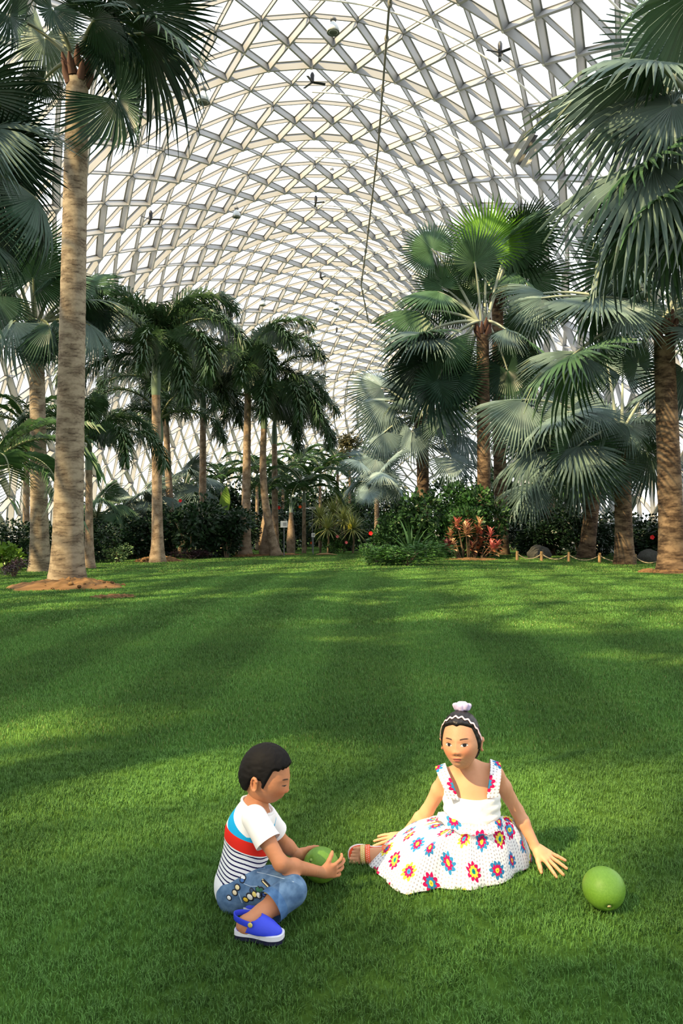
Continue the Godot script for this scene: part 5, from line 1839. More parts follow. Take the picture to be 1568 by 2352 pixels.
# ---------- cloth prints ----------
func flower_print() -> ImageTexture:
	var n := 640                       # one tile is 0.40 m of cloth
	var img := Image.create(n, n, false, Image.FORMAT_RGB8)
	var crimson := Color(0.80, 0.10, 0.36)
	var blue := Color(0.20, 0.52, 0.72)
	var yellow := Color(0.93, 0.86, 0.28)
	var teal := Color(0.10, 0.55, 0.55)
	var kinds := [[crimson, blue, yellow], [yellow, crimson, blue], [blue, crimson, yellow], [crimson, yellow, teal]]
	var step := n / 4.0
	for y in n:
		for x in n:
			var c := Color(0.97, 0.96, 0.95)
			var gx := fposmod(x, 21.333)
			var gy := fposmod(y, 21.333)
			if gx < 8.0 and gy < 9.0:
				c = Color(0.68, 0.66, 0.68)
			elif gx < 8.0 or gy < 9.0:
				c = Color(0.94, 0.93, 0.93)
			var row := int(y / step)
			var sx := fposmod(x + (step * 0.5 if row % 2 else 0.0), float(n))
			var col := int(sx / step)
			var d := Vector2(sx - (col + 0.5) * step, y - (row + 0.5) * step)
			var r := d.length()
			if r < 58.0:
				var k: Array = kinds[(col * 3 + row * 2 + (col * row) % 3) % 4]
				var an := atan2(d.y, d.x)
				var lobe := absf(cos(an * 4.5))
				if r < 54.0 * (0.66 + 0.34 * lobe):
					c = k[0]
					if lobe < 0.22:
						c = (k[0] as Color).darkened(0.35)
				var lobe2 := absf(cos(an * 4.5 + 0.8))
				if r < 34.0 * (0.72 + 0.28 * lobe2):
					c = k[1]
				if r < 14.0:
					c = k[2]
				if r < 5.0:
					c = (k[2] as Color).darkened(0.3)
			img.set_pixel(x, y, c)
	return ImageTexture.create_from_image(img)

func slab(frame: Transform3D, outline: PackedVector2Array, lo: float, hi: float) -> Shape:
	# outline in the frame's x, z; between heights lo and hi along y
	var sh := Shape.new()
	var n := outline.size()
	for e in 2:
		var y := hi if e else lo
		var nn := frame.basis.y.normalized() * (1.0 if e else -1.0)
		var mid := Vector2.ZERO
		for p in outline:
			mid += p / n
		var c := sh.add(frame * Vector3(mid.x, y, mid.y), nn)
		for p in outline:
			sh.add(frame * Vector3(p.x, y, p.y), nn)
		for k in n:
			var a := c + 1 + k
			var b := c + 1 + (k + 1) % n
			if e:
				sh.tri(c, b, a)
			else:
				sh.tri(c, a, b)
	for k in n:
		var p := outline[k]
		var q := outline[(k + 1) % n]
		sh.flat_quad(frame * Vector3(p.x, lo, p.y), frame * Vector3(p.x, hi, p.y), frame * Vector3(q.x, hi, q.y), frame * Vector3(q.x, lo, q.y))
	# outline may run either way: make side faces point outwards
	return sh

func foot_outline(length: float, width: float, grow := 0.0) -> PackedVector2Array:
	# heel at x = 0, toes at x = length
	var out := PackedVector2Array()
	var prof := [[0.0, 0.0], [0.03, 0.55], [0.15, 0.72], [0.4, 0.70], [0.62, 0.92], [0.78, 1.0], [0.92, 0.78], [0.985, 0.4]]
	for p in prof:
		out.append(Vector2(p[0] * length + (-grow if p[0] < 0.1 else grow if p[0] > 0.9 else 0.0), p[1] * width * 0.5 + grow))
	out.append(Vector2(length + grow, 0))
	for k in range(prof.size() - 1, 0, -1):
		out.append(Vector2(out[k].x, -out[k].y))
	var fine := PackedVector2Array()
	var n := out.size()
	for k in n:
		for j in 4:
			fine.append(out[k].cubic_interpolate(out[(k + 1) % n], out[(k + n - 1) % n], out[(k + 2) % n], j / 4.0))
	return fine

func build_girl() -> void:
	var skin := Color(0.80, 0.575, 0.43)
	var m_skin := skin_material(skin)
	var m_face := skin_material(Color.WHITE)
	m_face.albedo_texture = face_texture(skin, Color(0.72, 0.40, 0.36), Color(0.18, 0.12, 0.09), 0.0, Vector2(0.0012, 0.0006))
	var m_hair := std(Color(0.07, 0.045, 0.04), 0.42, 0.5)
	var m_cloth := std(Color(0.91, 0.90, 0.875), 0.85, 0.2)
	m_cloth.normal_enabled = true
	m_cloth.normal_texture = bump_tex(0.02, 6.0)
	m_cloth.uv1_triplanar = true
	m_cloth.uv1_scale = Vector3(4, 4, 4)
	m_cloth.normal_scale = 0.35
	var m_print := std(Color(0.93, 0.93, 0.93), 0.85, 0.2)
	m_print.albedo_texture = flower_print()
	m_print.cull_mode = BaseMaterial3D.CULL_DISABLED

	var pv := at_px(1088, 1948, 3.02)
	var wa := at_px(1084, 1885, 3.0)
	var ch := at_px(1083, 1835, 3.0)
	var nb := at_px(1079, 1772, 3.03)
	var hc := at_px(1059, 1701, 2.95)
	var fwd := Vector3(-0.12, 0.05, 1.0).normalized()
	var root := thing("person", "girl in a white flowered sundress and headband sitting on the grass", "person", Vector3(pv.x, 0.0, pv.z))
	var to_local := Transform3D(Basis(), -root.position)
	# body
	var b := Solid.new()
	b.limb(pv, wa, 0.10, 0.083, 0.03, fwd, 1.35)
	b.limb(wa, ch, 0.083, 0.092, 0.03, fwd, 1.4)
	b.limb(ch, ch + Vector3(0, 0.04, 0), 0.092, 0.078, 0.03, fwd, 1.5)
	var sr := at_px(1024, 1787, 3.03)
	var sl := at_px(1138, 1778, 3.03)
	b.limb(sr.lerp(sl, 0.12) + Vector3(0, 0.004, 0), sr.lerp(sl, 0.88) + Vector3(0, 0.004, 0), 0.030, 0.030, 0.03)
	b.limb(nb + Vector3(0, -0.01, 0), hc + Vector3(0.004, -0.05, -0.03), 0.038, 0.034, 0.03)
	b.limb(nb + Vector3(0, 0.012, -0.01), sr, 0.028, 0.026, 0.03)
	b.limb(nb + Vector3(0, 0.012, -0.01), sl, 0.028, 0.026, 0.03)
	var er := at_px(981, 1862, 3.10)
	var wr := at_px(926, 1921, 3.19)
	var el := at_px(1187, 1862, 3.06)
	var wl := at_px(1231, 1948, 3.02)
	b.chain([sr, sr.lerp(er, 0.35), er, er.lerp(wr, 0.3), wr], [0.030, 0.0295, 0.0240, 0.0250, 0.0180], 0.015)
	b.chain([sl, sl.lerp(el, 0.35), el, el.lerp(wl, 0.3), wl], [0.030, 0.0295, 0.0240, 0.0250, 0.0180], 0.015)
	# legs folded under the skirt towards her right
	var kr := at_px(948, 2000, 2.94)
	var ar := at_px(902, 1965, 3.05)
	b.chain([at_px(1050, 1965, 2.98), kr, ar], [0.060, 0.036, 0.022], 0.02)
	b.chain([at_px(1120, 1965, 2.98), at_px(1150, 1985, 2.98), at_px(1080, 1955, 3.14)], [0.055, 0.034, 0.024], 0.02)
	# her right foot on its side, toes to the picture's left
	var heel := at_px(892, 1962, 3.05)
	var toe := at_px(800, 1966, 3.06)
	var fx := (toe - heel).normalized()
	var dorsal := Vector3(0.0, 0.22, 0.97)
	dorsal = (dorsal - fx * dorsal.dot(fx)).normalized()
	var fz := fx.cross(dorsal).normalized()
	b.limb(ar, heel, 0.024, 0.026, 0.02)
	b.limb(heel, heel.lerp(toe, 0.58), 0.026, 0.0275, 0.02, dorsal, 1.7)
	var body := Shape.new()
	b.mesh_into(body, 0.0085)
	# hands and toes on finer grids
	var h := Solid.new()
	h.limb(er.lerp(wr, 0.8), wr, 0.0195, 0.0180, 0.012)
	hand_into(h, wr, Vector3(-1.0, -0.22, -0.02), Vector3(-0.1, -1.0, -0.4), 1.0, 1.0, [0.07, 0.05, 0.06, 0.1], 0.22, 0.6, 0.1)
	h.mesh_into(body, 0.0032)
	h = Solid.new()
	h.limb(el.lerp(wl, 0.8), wl, 0.0195, 0.0180, 0.012)
	var tipl := at_px(1284, 1990, 2.97)
	hand_into(h, wl, (tipl - wl), Vector3(0.0, -1.0, -0.45), -1.0, 1.05, [0.03, 0.04, 0.04, 0.05], 0.34, 0.8, 0.05)
	h.mesh_into(body, 0.0032)
	h = Solid.new()
	for k in 5:
		var z := (k - 2) * 0.0122
		var at := heel.lerp(toe, 0.74) + fz * z - dorsal * 0.006
		var reach := 0.036 - 0.003 * absf(k - 0.5) - (0.002 * k)
		h.limb(at - fx * 0.030, at + fx * 0.006, 0.0095, 0.0075, 0.006)
		h.limb(at + fx * 0.006, at + fx * reach - dorsal * 0.003, 0.0072 - 0.0003 * k, 0.0070 - 0.0004 * k, 0.0015)
	h.mesh_into(body, 0.0032)
	# head
	var hf := Vector3(-0.36, 0.13, 0.92).normalized()
	var hu := Vector3(-0.06, 1.0, 0.0)
	hu = (hu - hf * hu.dot(hf)).normalized()
	var frame := Transform3D(Basis(hu.cross(hf) * 0.96, hu * 0.96, hf * 0.96), hc)
	var w := {"half_width": 0.0690}
	ear_into(body, frame, w, 1.0)
	ear_into(body, frame, w, -1.0)
	body.smooth()
	var face := head_shape(frame, w, 110, 130)
	var bm := body.mesh(null, m_skin)
	bm = face.mesh(bm, m_face)
	put("body", bm, null, root, to_local)
	# hair drawn back to a knot
	var hair := head_shape(frame, w, 70, 90, "girl")
	put("hair", hair.mesh(), m_hair, root, to_local)
	# scrunchie
	var sc := Solid.new()
	var top := Vector3(0.004, 0.121, -0.012)
	for k in 8:
		var an := TAU * k / 8
		var c := top + Vector3(cos(an) * 0.022, 0.003 * sin(an * 3.0), sin(an) * 0.016)
		sc.limb(frame * c, frame * (c + Vector3(cos(an) * 0.007, 0.011, sin(an) * 0.006)), 0.0105, 0.009, 0.003)
	sc.limb(frame * (top + Vector3(-0.008, 0.012, 0)), frame * (top + Vector3(0.01, 0.014, 0)), 0.014, 0.012, 0.004)
	var m_lilac := std(Color(0.87, 0.83, 0.90), 0.8, 0.2)
	m_lilac.albedo_texture = noise_tex(0.08, Color(0.78, 0.72, 0.86), Color(1, 1, 1), 256)
	m_lilac.uv1_triplanar = true
	m_lilac.uv1_scale = Vector3(12, 12, 12)
	put("scrunchie", solid_shape(sc, 0.0035).mesh(), m_lilac, root, to_local)
	# wavy headband
	var pts := PackedVector3Array()
	var wide := PackedVector3Array()
	var ups := PackedVector3Array()
	for k in 97:
		var ph := lerpf(-1.5, 1.5, k / 96.0)
		var tilt := 0.62 + 0.045 * sin(ph * 22.0)
		var q := Vector3(sin(ph), cos(ph) * cos(tilt), cos(ph) * sin(tilt)).normalized()
		var p := head_point(q, w) + q * 0.0115
		pts.append(frame * p)
		ups.append(frame.basis * q)
		wide.append(frame.basis * (Vector3(0, -sin(0.62), cos(0.62)) * 0.0042))
	put("headband", ribbon(pts, wide, ups, 0.0013).mesh(), std(Color(0.95, 0.80, 0.80), 0.5), root, to_local)
	# dress: bodice
	var d := Solid.new()
	d.limb(pv.lerp(wa, 0.45), wa, 0.104, 0.097, 0.03, fwd, 1.28)
	d.limb(wa, ch, 0.097, 0.101, 0.03, fwd, 1.36)
	d.limb(ch, ch + Vector3(0, 0.04, 0), 0.100, 0.086, 0.03, fwd, 1.46)
	d.planes.append(Plane(Vector3(0, 1, 0.28).normalized(), ch + Vector3(0, 0.036, 0.0)))
	var bo := solid_shape(d, 0.0045)
	for k in bo.v.size():   # creases that run from the arm holes across the chest and round the waist
		var q := bo.v[k] - ch
		var band := sin((q.y + 0.35 * absf(q.x) + 0.012 * sin(q.x * 40.0)) * 190.0)
		var side := smoothstep(0.02, 0.09, absf(q.x))
		var low := smoothstep(-0.02, -0.08, q.y)
		bo.v[k] += bo.n[k] * 0.0022 * band * maxf(side * 0.8, low)
	bo.smooth()
	put("bodice", bo.mesh(), m_cloth, root, to_local)
	# straps over the shoulders
	for s in [-1.0, 1.0]:
		var sp := PackedVector3Array()
		var sw := PackedVector3Array()
		var su := PackedVector3Array()
		var ctrl: Array
		if s < 0:
			ctrl = [at_px(1041, 1836, 2.935), at_px(1027, 1800, 2.938), at_px(1016, 1774, 2.975), at_px(1011, 1758, 3.02), at_px(1014, 1764, 3.06), at_px(1030, 1795, 3.085)]
		else:
			ctrl = [at_px(1130, 1832, 2.935), at_px(1136, 1792, 2.938), at_px(1138, 1765, 2.975), at_px(1137, 1749, 3.02), at_px(1135, 1755, 3.06), at_px(1126, 1790, 3.085)]
		for k in ctrl.size() - 1:
			for j in 6:
				var t := j / 6.0
				var c0: Vector3 = ctrl[maxi(k - 1, 0)]
				var c3: Vector3 = ctrl[mini(k + 2, ctrl.size() - 1)]
				var f := k + t
				sp.append((ctrl[k] as Vector3).cubic_interpolate(ctrl[k + 1], c0, c3, t))
				sw.append(Vector3(s * 0.9, lerpf(0.12, -0.30, clampf(f / 2.0, 0.0, 1.0)), 0.05).normalized() * 0.0205)
				su.append(Vector3(s * 0.25, lerpf(0.15, 1.0, clampf(f / 2.5, 0.0, 1.0)), lerpf(1.0, -0.7, clampf(f / 4.5, 0.0, 1.0))).normalized())
		put("strap", ribbon(sp, sw, su, 0.002, 2.5).mesh(), m_print, root, to_local)
	# skirt
	var hem_px := [[1222, 1978], [1215, 1992], [1182, 2012], [1120, 2040], [1070, 2050], [1010, 2045], [965, 2054], [935, 2062], [910, 2052], [882, 2024], [862, 2006], [846, 1990], [860, 1966], [930, 1940], [1000, 1928], [1080, 1922], [1150, 1932], [1200, 1955]]
	var hem_a := []
	for e in hem_px:
		var g := on_ground(e[0], e[1])
		var v := Vector2(g.x - pv.x, g.z - pv.z)
		hem_a.append([fposmod(v.angle(), TAU), v.length()])
	hem_a.sort_custom(func(p, q): return p[0] < q[0])
	var sides := 160
	var rows := 34
	var sk := Shape.new()
	for r in rows + 1:
		var t := float(r) / rows
		for k in sides + 1:
			var an := TAU * k / sides
			var rh := hem_radius(hem_a, fposmod(an, TAU))
			var c := cos(an)
			var s := sin(an)
			var rw := 0.100 / sqrt(c * c + pow(s * 1.3, 2.0))
			var front := clampf(s, 0.0, 1.0)
			var right := clampf(c, 0.0, 1.0)
			var left := clampf(-c, 0.0, 1.0)
			var bend := 1.25 + 0.75 * front + 1.5 * right * right + 0.55 * left * left * left
			var fold := sin(an * 11.0 + 1.3 * sin(an * 3.0) + 0.8 * t)
			var rr := lerpf(rw, rh, pow(t, 0.92)) + 0.004 * cos(an * 38.0) * (1.0 - t) * (1.0 - t) + 0.006 * fold * t * (1.0 - t)
			var y := (wa.y - 0.012) * (1.0 - pow(t, bend)) + 0.010 * fold * sin(PI * minf(t * 1.1, 1.0)) + 0.008
			# knees push the cloth up in front on the left
			y += 0.035 * exp(-pow((an - 2.25) / 0.35, 2.0)) * exp(-pow((t - 0.62) / 0.22, 2.0))
			y = maxf(y, 0.008)
			var ct := Vector2(lerpf(wa.x, pv.x, t), lerpf(wa.z, pv.z, t))
			sk.add(Vector3(ct.x + c * rr, y, ct.y + s * rr), Vector3.UP, Vector2(an / TAU * 5.0, 0.0))
	for r in rows:
		for k in sides:
			var a := r * (sides + 1) + k
			sk.quad(a, a + sides + 1, a + sides + 2, a + 1)
	var runs := PackedFloat32Array([0.0])
	for k in range(1, sides + 1):
		var a := 22 * (sides + 1) + k
		runs.append(runs[k - 1] + sk.v[a].distance_to(sk.v[a - 1]))
	var tiles := roundf(runs[sides] / 0.37)
	for r in rows + 1:
		for k in sides + 1:
			sk.uv[r * (sides + 1) + k].x = runs[k] / runs[sides] * tiles
	for r in range(1, rows + 1):   # the print runs with the length of the cloth
		for k in sides + 1:
			var a := r * (sides + 1) + k
			sk.uv[a].y = sk.uv[a - sides - 1].y + sk.v[a].distance_to(sk.v[a - sides - 1]) / 0.40
	sk.smooth()
	if sk.n[(sides + 1) * 10 + 40].y < 0.0:
		sk.i.reverse()
		sk.smooth()
	put("skirt", sk.mesh(), m_print, root, to_local)
	# the printed sash slung round the waist
	var sp := PackedVector3Array()
	var sw := PackedVector3Array()
	var su := PackedVector3Array()
	var way := [at_px(1003, 1878, 3.02), at_px(1012, 1874, 2.945), at_px(1035, 1891, 2.905), at_px(1062, 1903, 2.888), at_px(1090, 1906, 2.884), at_px(1120, 1904, 2.89), at_px(1146, 1895, 2.925), at_px(1158, 1886, 3.0)]
	for k in way.size() - 1:
		for j in 6:
			var c0: Vector3 = way[maxi(k - 1, 0)]
			var c3: Vector3 = way[mini(k + 2, way.size() - 1)]
			var q: Vector3 = (way[k] as Vector3).cubic_interpolate(way[k + 1], c0, c3, j / 6.0)
			sp.append(q + Vector3(0, 0.003 * sin(k * 6.0 + j), 0))
			var o := (q - wa) * Vector3(1, 0.0, 1)
			sw.append(Vector3(0, 0.92, 0) * 0.017 + o.normalized() * -0.006)
			su.append((o + Vector3(0, 0.02, 0)).normalized())
	put("sash", ribbon(sp, sw, su, 0.003, 2.5).mesh(), m_print, root, to_local)
	# sandal
	var sf := Transform3D(Basis(fx, dorsal, fz), heel - dorsal * 0.019 - fx * 0.014)
	var sandal := Node3D.new()
	sandal.name = "sandal"
	root.add_child(sandal)
	var orange := std(Color(0.93, 0.33, 0.14), 0.5)
	put("insole", slab(sf, foot_outline(0.168, 0.066), -0.005, 0.0).mesh(), orange, sandal, to_local)
	put("sole", slab(sf, foot_outline(0.170, 0.068, 0.002), -0.018, -0.005).mesh(), std(Color(0.93, 0.90, 0.88), 0.6), sandal, to_local)
	for e in [[0.112, 0.0085, Color(0.83, 0.70, 0.38), "gold_strap", 0.039], [0.093, 0.0085, Color(0.93, 0.36, 0.16), "strap", 0.041], [0.030, 0.007, Color(0.93, 0.36, 0.16), "strap", 0.046]]:
		var q := PackedVector3Array()
		var qw := PackedVector3Array()
		var qu := PackedVector3Array()
		for k in 17:
			var an := PI * k / 16.0
			var hw := 0.034 if e[0] > 0.05 else 0.030
			q.append(sf * Vector3(e[0], sin(an) * e[4], cos(an) * hw))
			qw.append(sf.basis.x * e[1])
			qu.append(sf.basis * Vector3(0, sin(an) + 0.05, cos(an)))
		var o := put(e[3], ribbon(q, qw, qu, 0.0015).mesh(), std(e[2], 0.5), sandal, to_local)
		if e[0] > 0.05:   # rows of white studs
			for k in range(2, 15):
				for j in [-0.4, 0.4]:
					var an := PI * (k + 0.25 * signf(j)) / 16.0
					var st := Shape.new()
					st.blob(Vector3.ZERO, Vector3(0.0016, 0, 0), Vector3(0, 0.0016, 0), Vector3(0, 0, 0.0016), 4, 6)
					put("stud", st.mesh(), M.white, o, Transform3D(Basis(), sf * Vector3(e[0] + j * e[1], sin(an) * (e[4] + 0.0015), cos(an) * 0.0355)))
	var ring := Shape.new()
	var rp := PackedVector3Array()
	var rr2 := PackedFloat32Array()
	for k in 17:
		var an := TAU * k / 16.0
		rp.append(sf * Vector3(0.030 + 0.008 * cos(an), 0.0485, 0.009 * sin(an) - 0.014))
		rr2.append(0.002)
	ring.tube(rp, rr2, 6)
	put("buckle", ring.mesh(), M.white, sandal, to_local)

func girl_hair(q: Vector3, p: Vector3) -> float:
	var s1 := (p.y - (0.066 - 5.0 * p.x * p.x - 0.006 * exp(-p.x * p.x / 0.00008))) / 0.006
	var s2 := (0.026 - p.z + clampf(p.y, -0.05, 0.06) * 0.35) / 0.008
	var floor_y := lerpf(-0.070, -0.028, smoothstep(-0.03, 0.0, p.z))
	var s3 := (p.y - floor_y) / 0.008
	var s := minf(maxf(s1, s2), s3)
	var strands := 0.0006 * sin(atan2(p.x, p.y + 0.15) * 90.0)
	return lerpf(-0.007, 0.0075 + 0.003 * smoothstep(0.3, 1.0, q.y) + strands, smoothstep(-1.0, 1.0, s))

func hem_radius(list: Array, an: float) -> float:
	var n := list.size()
	for k in n:
		var a: Array = list[k]
		var b: Array = list[(k + 1) % n]
		var a0: float = a[0]
		var b0: float = b[0]
		if k == n - 1:
			b0 += TAU
		var x := an
		if x < list[0][0]:
			x += TAU
		if x >= a0 and x <= b0:
			var t := (x - a0) / maxf(b0 - a0, 0.0001)
			t = t * t * (3.0 - 2.0 * t)
			return lerpf(a[1], b[1], t)
	return float(list[0][1])
func shirt_texture() -> ImageTexture:
	# u: once round the trunk (0.5 is the side towards the boy's right arm), v: neck at 0, hem at 1
	var w := 256
	var h := 512
	var img := Image.create(w, h, false, Image.FORMAT_RGB8)
	var white := Color(0.94, 0.94, 0.94)
	for y in h:
		for x in w:
			var u := float(x) / w
			var v := float(y) / h
			var c := white
			var off := absf(u - 0.5) * TAU          # 0 at the side, PI/2 at back and chest
			var drop := 0.16 * (1.0 - minf(off / 1.5, 1.0))
			var vb := v - drop
			if vb > 0.20 and vb < 0.33:
				c = Color(0.13, 0.66, 0.86)
			var vr := v
			if vr > 0.40 and vr < 0.545:
				c = Color(0.91, 0.20, 0.16)
			if vr >= 0.56:
				var ph := fposmod((vr - 0.56 + 0.006 * sin(u * 40.0)) / 0.052, 1.0)
				if ph < 0.30:
					c = Color(0.13, 0.12, 0.30)
			img.set_pixel(x, y, c)
	return ImageTexture.create_from_image(img)

func denim_texture() -> ImageTexture:
	var n := 384
	var img := Image.create(n, n, false, Image.FORMAT_RGB8)
	var fn := FastNoiseLite.new()
	fn.frequency = 0.012
	fn.fractal_octaves = 4
	for y in n:
		for x in n:
			var k := fn.get_noise_2d(x, y) * 0.5 + 0.5
			var t := fposmod(x + y, 4.0) / 4.0
			var c := Color(0.22, 0.32, 0.45).lerp(Color(0.50, 0.62, 0.74), clampf(k * 1.3 - 0.15, 0.0, 1.0))
			img.set_pixel(x, y, c * (0.93 + 0.12 * t))
	return ImageTexture.create_from_image(img)

func build_boy() -> void:
	var skin := Color(0.73, 0.49, 0.345)
	var m_skin := skin_material(skin)
	var m_face := skin_material(Color.WHITE)
	m_face.albedo_texture = face_texture(skin, Color(0.66, 0.36, 0.31), Color(0.14, 0.09, 0.07), 0.93, Vector2(0, -0.002))
	var m_hair := std(Color(0.045, 0.04, 0.045), 0.75, 0.3)
	var m_shirt := std(Color.WHITE, 0.85, 0.2)
	m_shirt.albedo_texture = shirt_texture()
	var m_sleeve := std(Color(0.94, 0.94, 0.94), 0.85, 0.2)
	var m_hem := std(Color(0.94, 0.94, 0.94), 0.85, 0.2)
	m_hem.cull_mode = BaseMaterial3D.CULL_DISABLED
	var m_denim := std(Color.WHITE, 0.9, 0.2)
	m_denim.albedo_texture = denim_texture()
	m_denim.uv1_triplanar = true
	m_denim.uv1_scale = Vector3(5, 5, 5)
	var m_cuff: StandardMaterial3D = m_denim.duplicate()
	m_cuff.cull_mode = BaseMaterial3D.CULL_DISABLED
	m_cuff.albedo_color = Color(0.86, 0.93, 1.0)

	var pv := at_px(556, 2030, 2.76)
	var wa := at_px(561, 1985, 2.76)
	var ch := at_px(573, 1910, 2.77)
	var nb := at_px(586, 1846, 2.78)
	var hc := at_px(609, 1780, 2.76)
	var fwd := Vector3(1.0, 0.0, 0.05).normalized()
	var root := thing("person", "boy in a striped T-shirt and denim shorts sitting with a pomelo", "person", Vector3(pv.x, 0.0, pv.z))
	var loc := Transform3D(Basis(), -root.position)
	var b := Solid.new()
	b.limb(pv, wa, 0.088, 0.080, 0.03, fwd, 1.2)
	b.limb(wa, ch, 0.080, 0.086, 0.03, fwd, 1.22)
	b.limb(ch, ch.lerp(nb, 0.6), 0.086, 0.06, 0.03, fwd, 1.25)
	b.limb(nb + Vector3(-0.004, -0.02, 0), hc + Vector3(-0.012, -0.05, 0), 0.041, 0.037, 0.025)
	var sr := at_px(586, 1884, 2.685)
	var er := at_px(645, 1984, 2.61)
	var wr := at_px(741, 2004, 2.765)
	var sl := at_px(610, 1880, 2.86)
	var el := at_px(652, 1938, 2.93)
	var wl := at_px(684, 1963, 2.93)
	b.limb(sr, sl, 0.034, 0.034, 0.03)
	b.chain([sr, sr.lerp(er, 0.4), er, er.lerp(wr, 0.3), wr], [0.032, 0.029, 0.0240, 0.0250, 0.0180], 0.014)
	b.chain([sl, sl.lerp(el, 0.4), el, el.lerp(wl, 0.3), wl], [0.032, 0.029, 0.0240, 0.0250, 0.0180], 0.014)
	var hr := at_px(572, 2040, 2.70)
	var kr := at_px(668, 2046, 2.61)
	var ar := at_px(584, 2112, 2.515)
	var hl := at_px(575, 2035, 2.84)
	var kl := at_px(655, 2028, 2.92)
	var al := at_px(598, 2082, 2.70)
	b.chain([hr, kr], [0.062, 0.043], 0.03)
	b.chain([kr, kr.lerp(ar, 0.35), kr.lerp(ar, 0.8), ar], [0.042, 0.036, 0.027, 0.0235], 0.02)
	b.chain([hl, kl], [0.062, 0.043], 0.03)
	b.chain([kl, kl.lerp(al, 0.35), al], [0.042, 0.036, 0.0235], 0.02)
	# right foot inside the clog
	var heel := on_ground(541, 2156)
	var toe := on_ground(651, 2170)
	var fx := (toe - heel).normalized()
	var fz := fx.cross(Vector3.UP).normalized()
	b.limb(ar, heel + fx * 0.035 + Vector3(0, 0.05, 0), 0.0235, 0.027, 0.02)
	b.limb(heel + fx * 0.03 + Vector3(0, 0.042, 0), heel + fx * 0.12 + Vector3(0, 0.036, 0), 0.024, 0.022, 0.02)
	var body := Shape.new()
	b.mesh_into(body, 0.0085)
	var fruit := at_px(737, 1990, 2.90)
	fruit.y = 0.0685
	var h := Solid.new()
	h.limb(er.lerp(wr, 0.8), wr, 0.0195, 0.0180, 0.012)
	hand_into(h, wr, Vector3(0.95, 0.02, -0.42), Vector3(0.25, 0.1, -1.0), 1.0, 0.90, [0.42, 0.40, 0.40, 0.42], 0.30, 0.95, 0.35)
	h.mesh_into(body, 0.0032)
	h = Solid.new()
	h.limb(el.lerp(wl, 0.8), wl, 0.0195, 0.0180, 0.012)
	hand_into(h, wl, Vector3(0.55, -0.45, -0.5), Vector3(0.9, -0.1, 0.55), -1.0, 0.98, [0.2, 0.2, 0.22, 0.25], 0.25, 0.75, 0.3)
	h.mesh_into(body, 0.0032)
	# head bowed over the fruit
	var hf := Vector3(0.93, -0.20, 0.16).normalized()
	var hu := Vector3(0.20, 1.0, 0.06)
	hu = (hu - hf * hu.dot(hf)).normalized()
	var frame := Transform3D(Basis(hu.cross(hf) * 0.925, hu * 0.925, hf * 0.925), hc)
	var w := {"half_width": 0.0765}
	ear_into(body, frame, w, 1.0)
	ear_into(body, frame, w, -1.0)
	body.smooth()
	var bm := body.mesh(null, m_skin)
	bm = head_shape(frame, w, 100, 120).mesh(bm, m_face)
	put("body", bm, null, root, loc)
	var hair := head_shape(frame, w, 90, 120, "boy")
	put("hair", hair.mesh(), m_hair, root, loc)
	# T-shirt: trunk with the print, sleeves white
	var t := Solid.new()
	t.limb(pv + Vector3(-0.012, 0, 0), wa, 0.101, 0.092, 0.03, fwd, 1.2)
	t.limb(wa, ch, 0.092, 0.096, 0.03, fwd, 1.2)
	t.limb(ch, ch.lerp(nb, 0.62), 0.096, 0.066, 0.03, fwd, 1.22)
	t.limb(sr.lerp(sl, 0.1) + Vector3(0, 0.004, 0), sr.lerp(sl, 0.9) + Vector3(0, 0.004, 0), 0.041, 0.041, 0.035)
	t.planes.append(Plane(Vector3(0.42, 1.0, 0.05).normalized(), nb + Vector3(0, -0.004, 0)))
	var hem_n := Vector3(0.60, -0.80, 0.0).normalized()
	t.planes.append(Plane(hem_n, at_px(548, 2024, 2.76)))
	var ts := solid_shape(t, 0.006)
	var axis := (nb - pv).normalized()
	var top := nb + axis * 0.02
	var span := 0.285
	var sidev := Vector3.BACK
	for k in ts.v.size():
		var p := ts.v[k] - top
		var v := -p.dot(axis) / span
		var q := p + axis * (v * span)
		var an := atan2(q.dot(fwd), q.dot(sidev))
		# the shirt rides up at the front of a sitting child
		ts.uv[k] = Vector2(0.5 + an / TAU, clampf(v - 0.07 * sin(an), 0.0, 1.0))
	# drop the faces where the print's seam would smear
	put("shirt", ts.mesh(), m_shirt, root, loc)
	for side in [[sr, er], [sl, el]]:
		var s := Solid.new()
		var p0: Vector3 = side[0]
		var dirn: Vector3 = (side[1] - p0).normalized()
		var end: Vector3 = p0.lerp(side[1], 0.44)
		s.limb(p0 - dirn * 0.006 + Vector3(0, 0.003, 0), end + dirn * 0.03, 0.0435, 0.0425, 0.02)
		s.planes.append(Plane(dirn, end))
		put("sleeve", solid_shape(s, 0.005).mesh(), m_sleeve, root, loc)
		var hem := Shape.new()
		hem.tube(PackedVector3Array([end - dirn * 0.022, end - dirn * 0.01, end, end + dirn * 0.012]), PackedFloat32Array([0.0425, 0.0438, 0.0445, 0.0450]), 28, Color.WHITE, false)
		put("sleeve_hem", hem.mesh(), m_hem, root, loc)
	# collar
	var cp := PackedVector3Array()
	var cr := PackedFloat32Array()
	var cu := Vector3(0.42, 1.0, 0.05).normalized()
	var cx := (fwd - cu * fwd.dot(cu)).normalized()
	var cz := cu.cross(cx)
	for k in 33:
		var an := TAU * k / 32.0
		cp.append(nb + Vector3(0.006, -0.005, 0) + cx * (cos(an) * 0.058 + 0.002) + cz * sin(an) * 0.056)
		cr.append(0.0055)
	var col := Shape.new()
	col.tube(cp, cr, 8, Color.WHITE, false)
	put("collar", col.mesh(), m_sleeve, root, loc)
	# denim shorts
	var d := Solid.new()
	var leg := Solid.new()
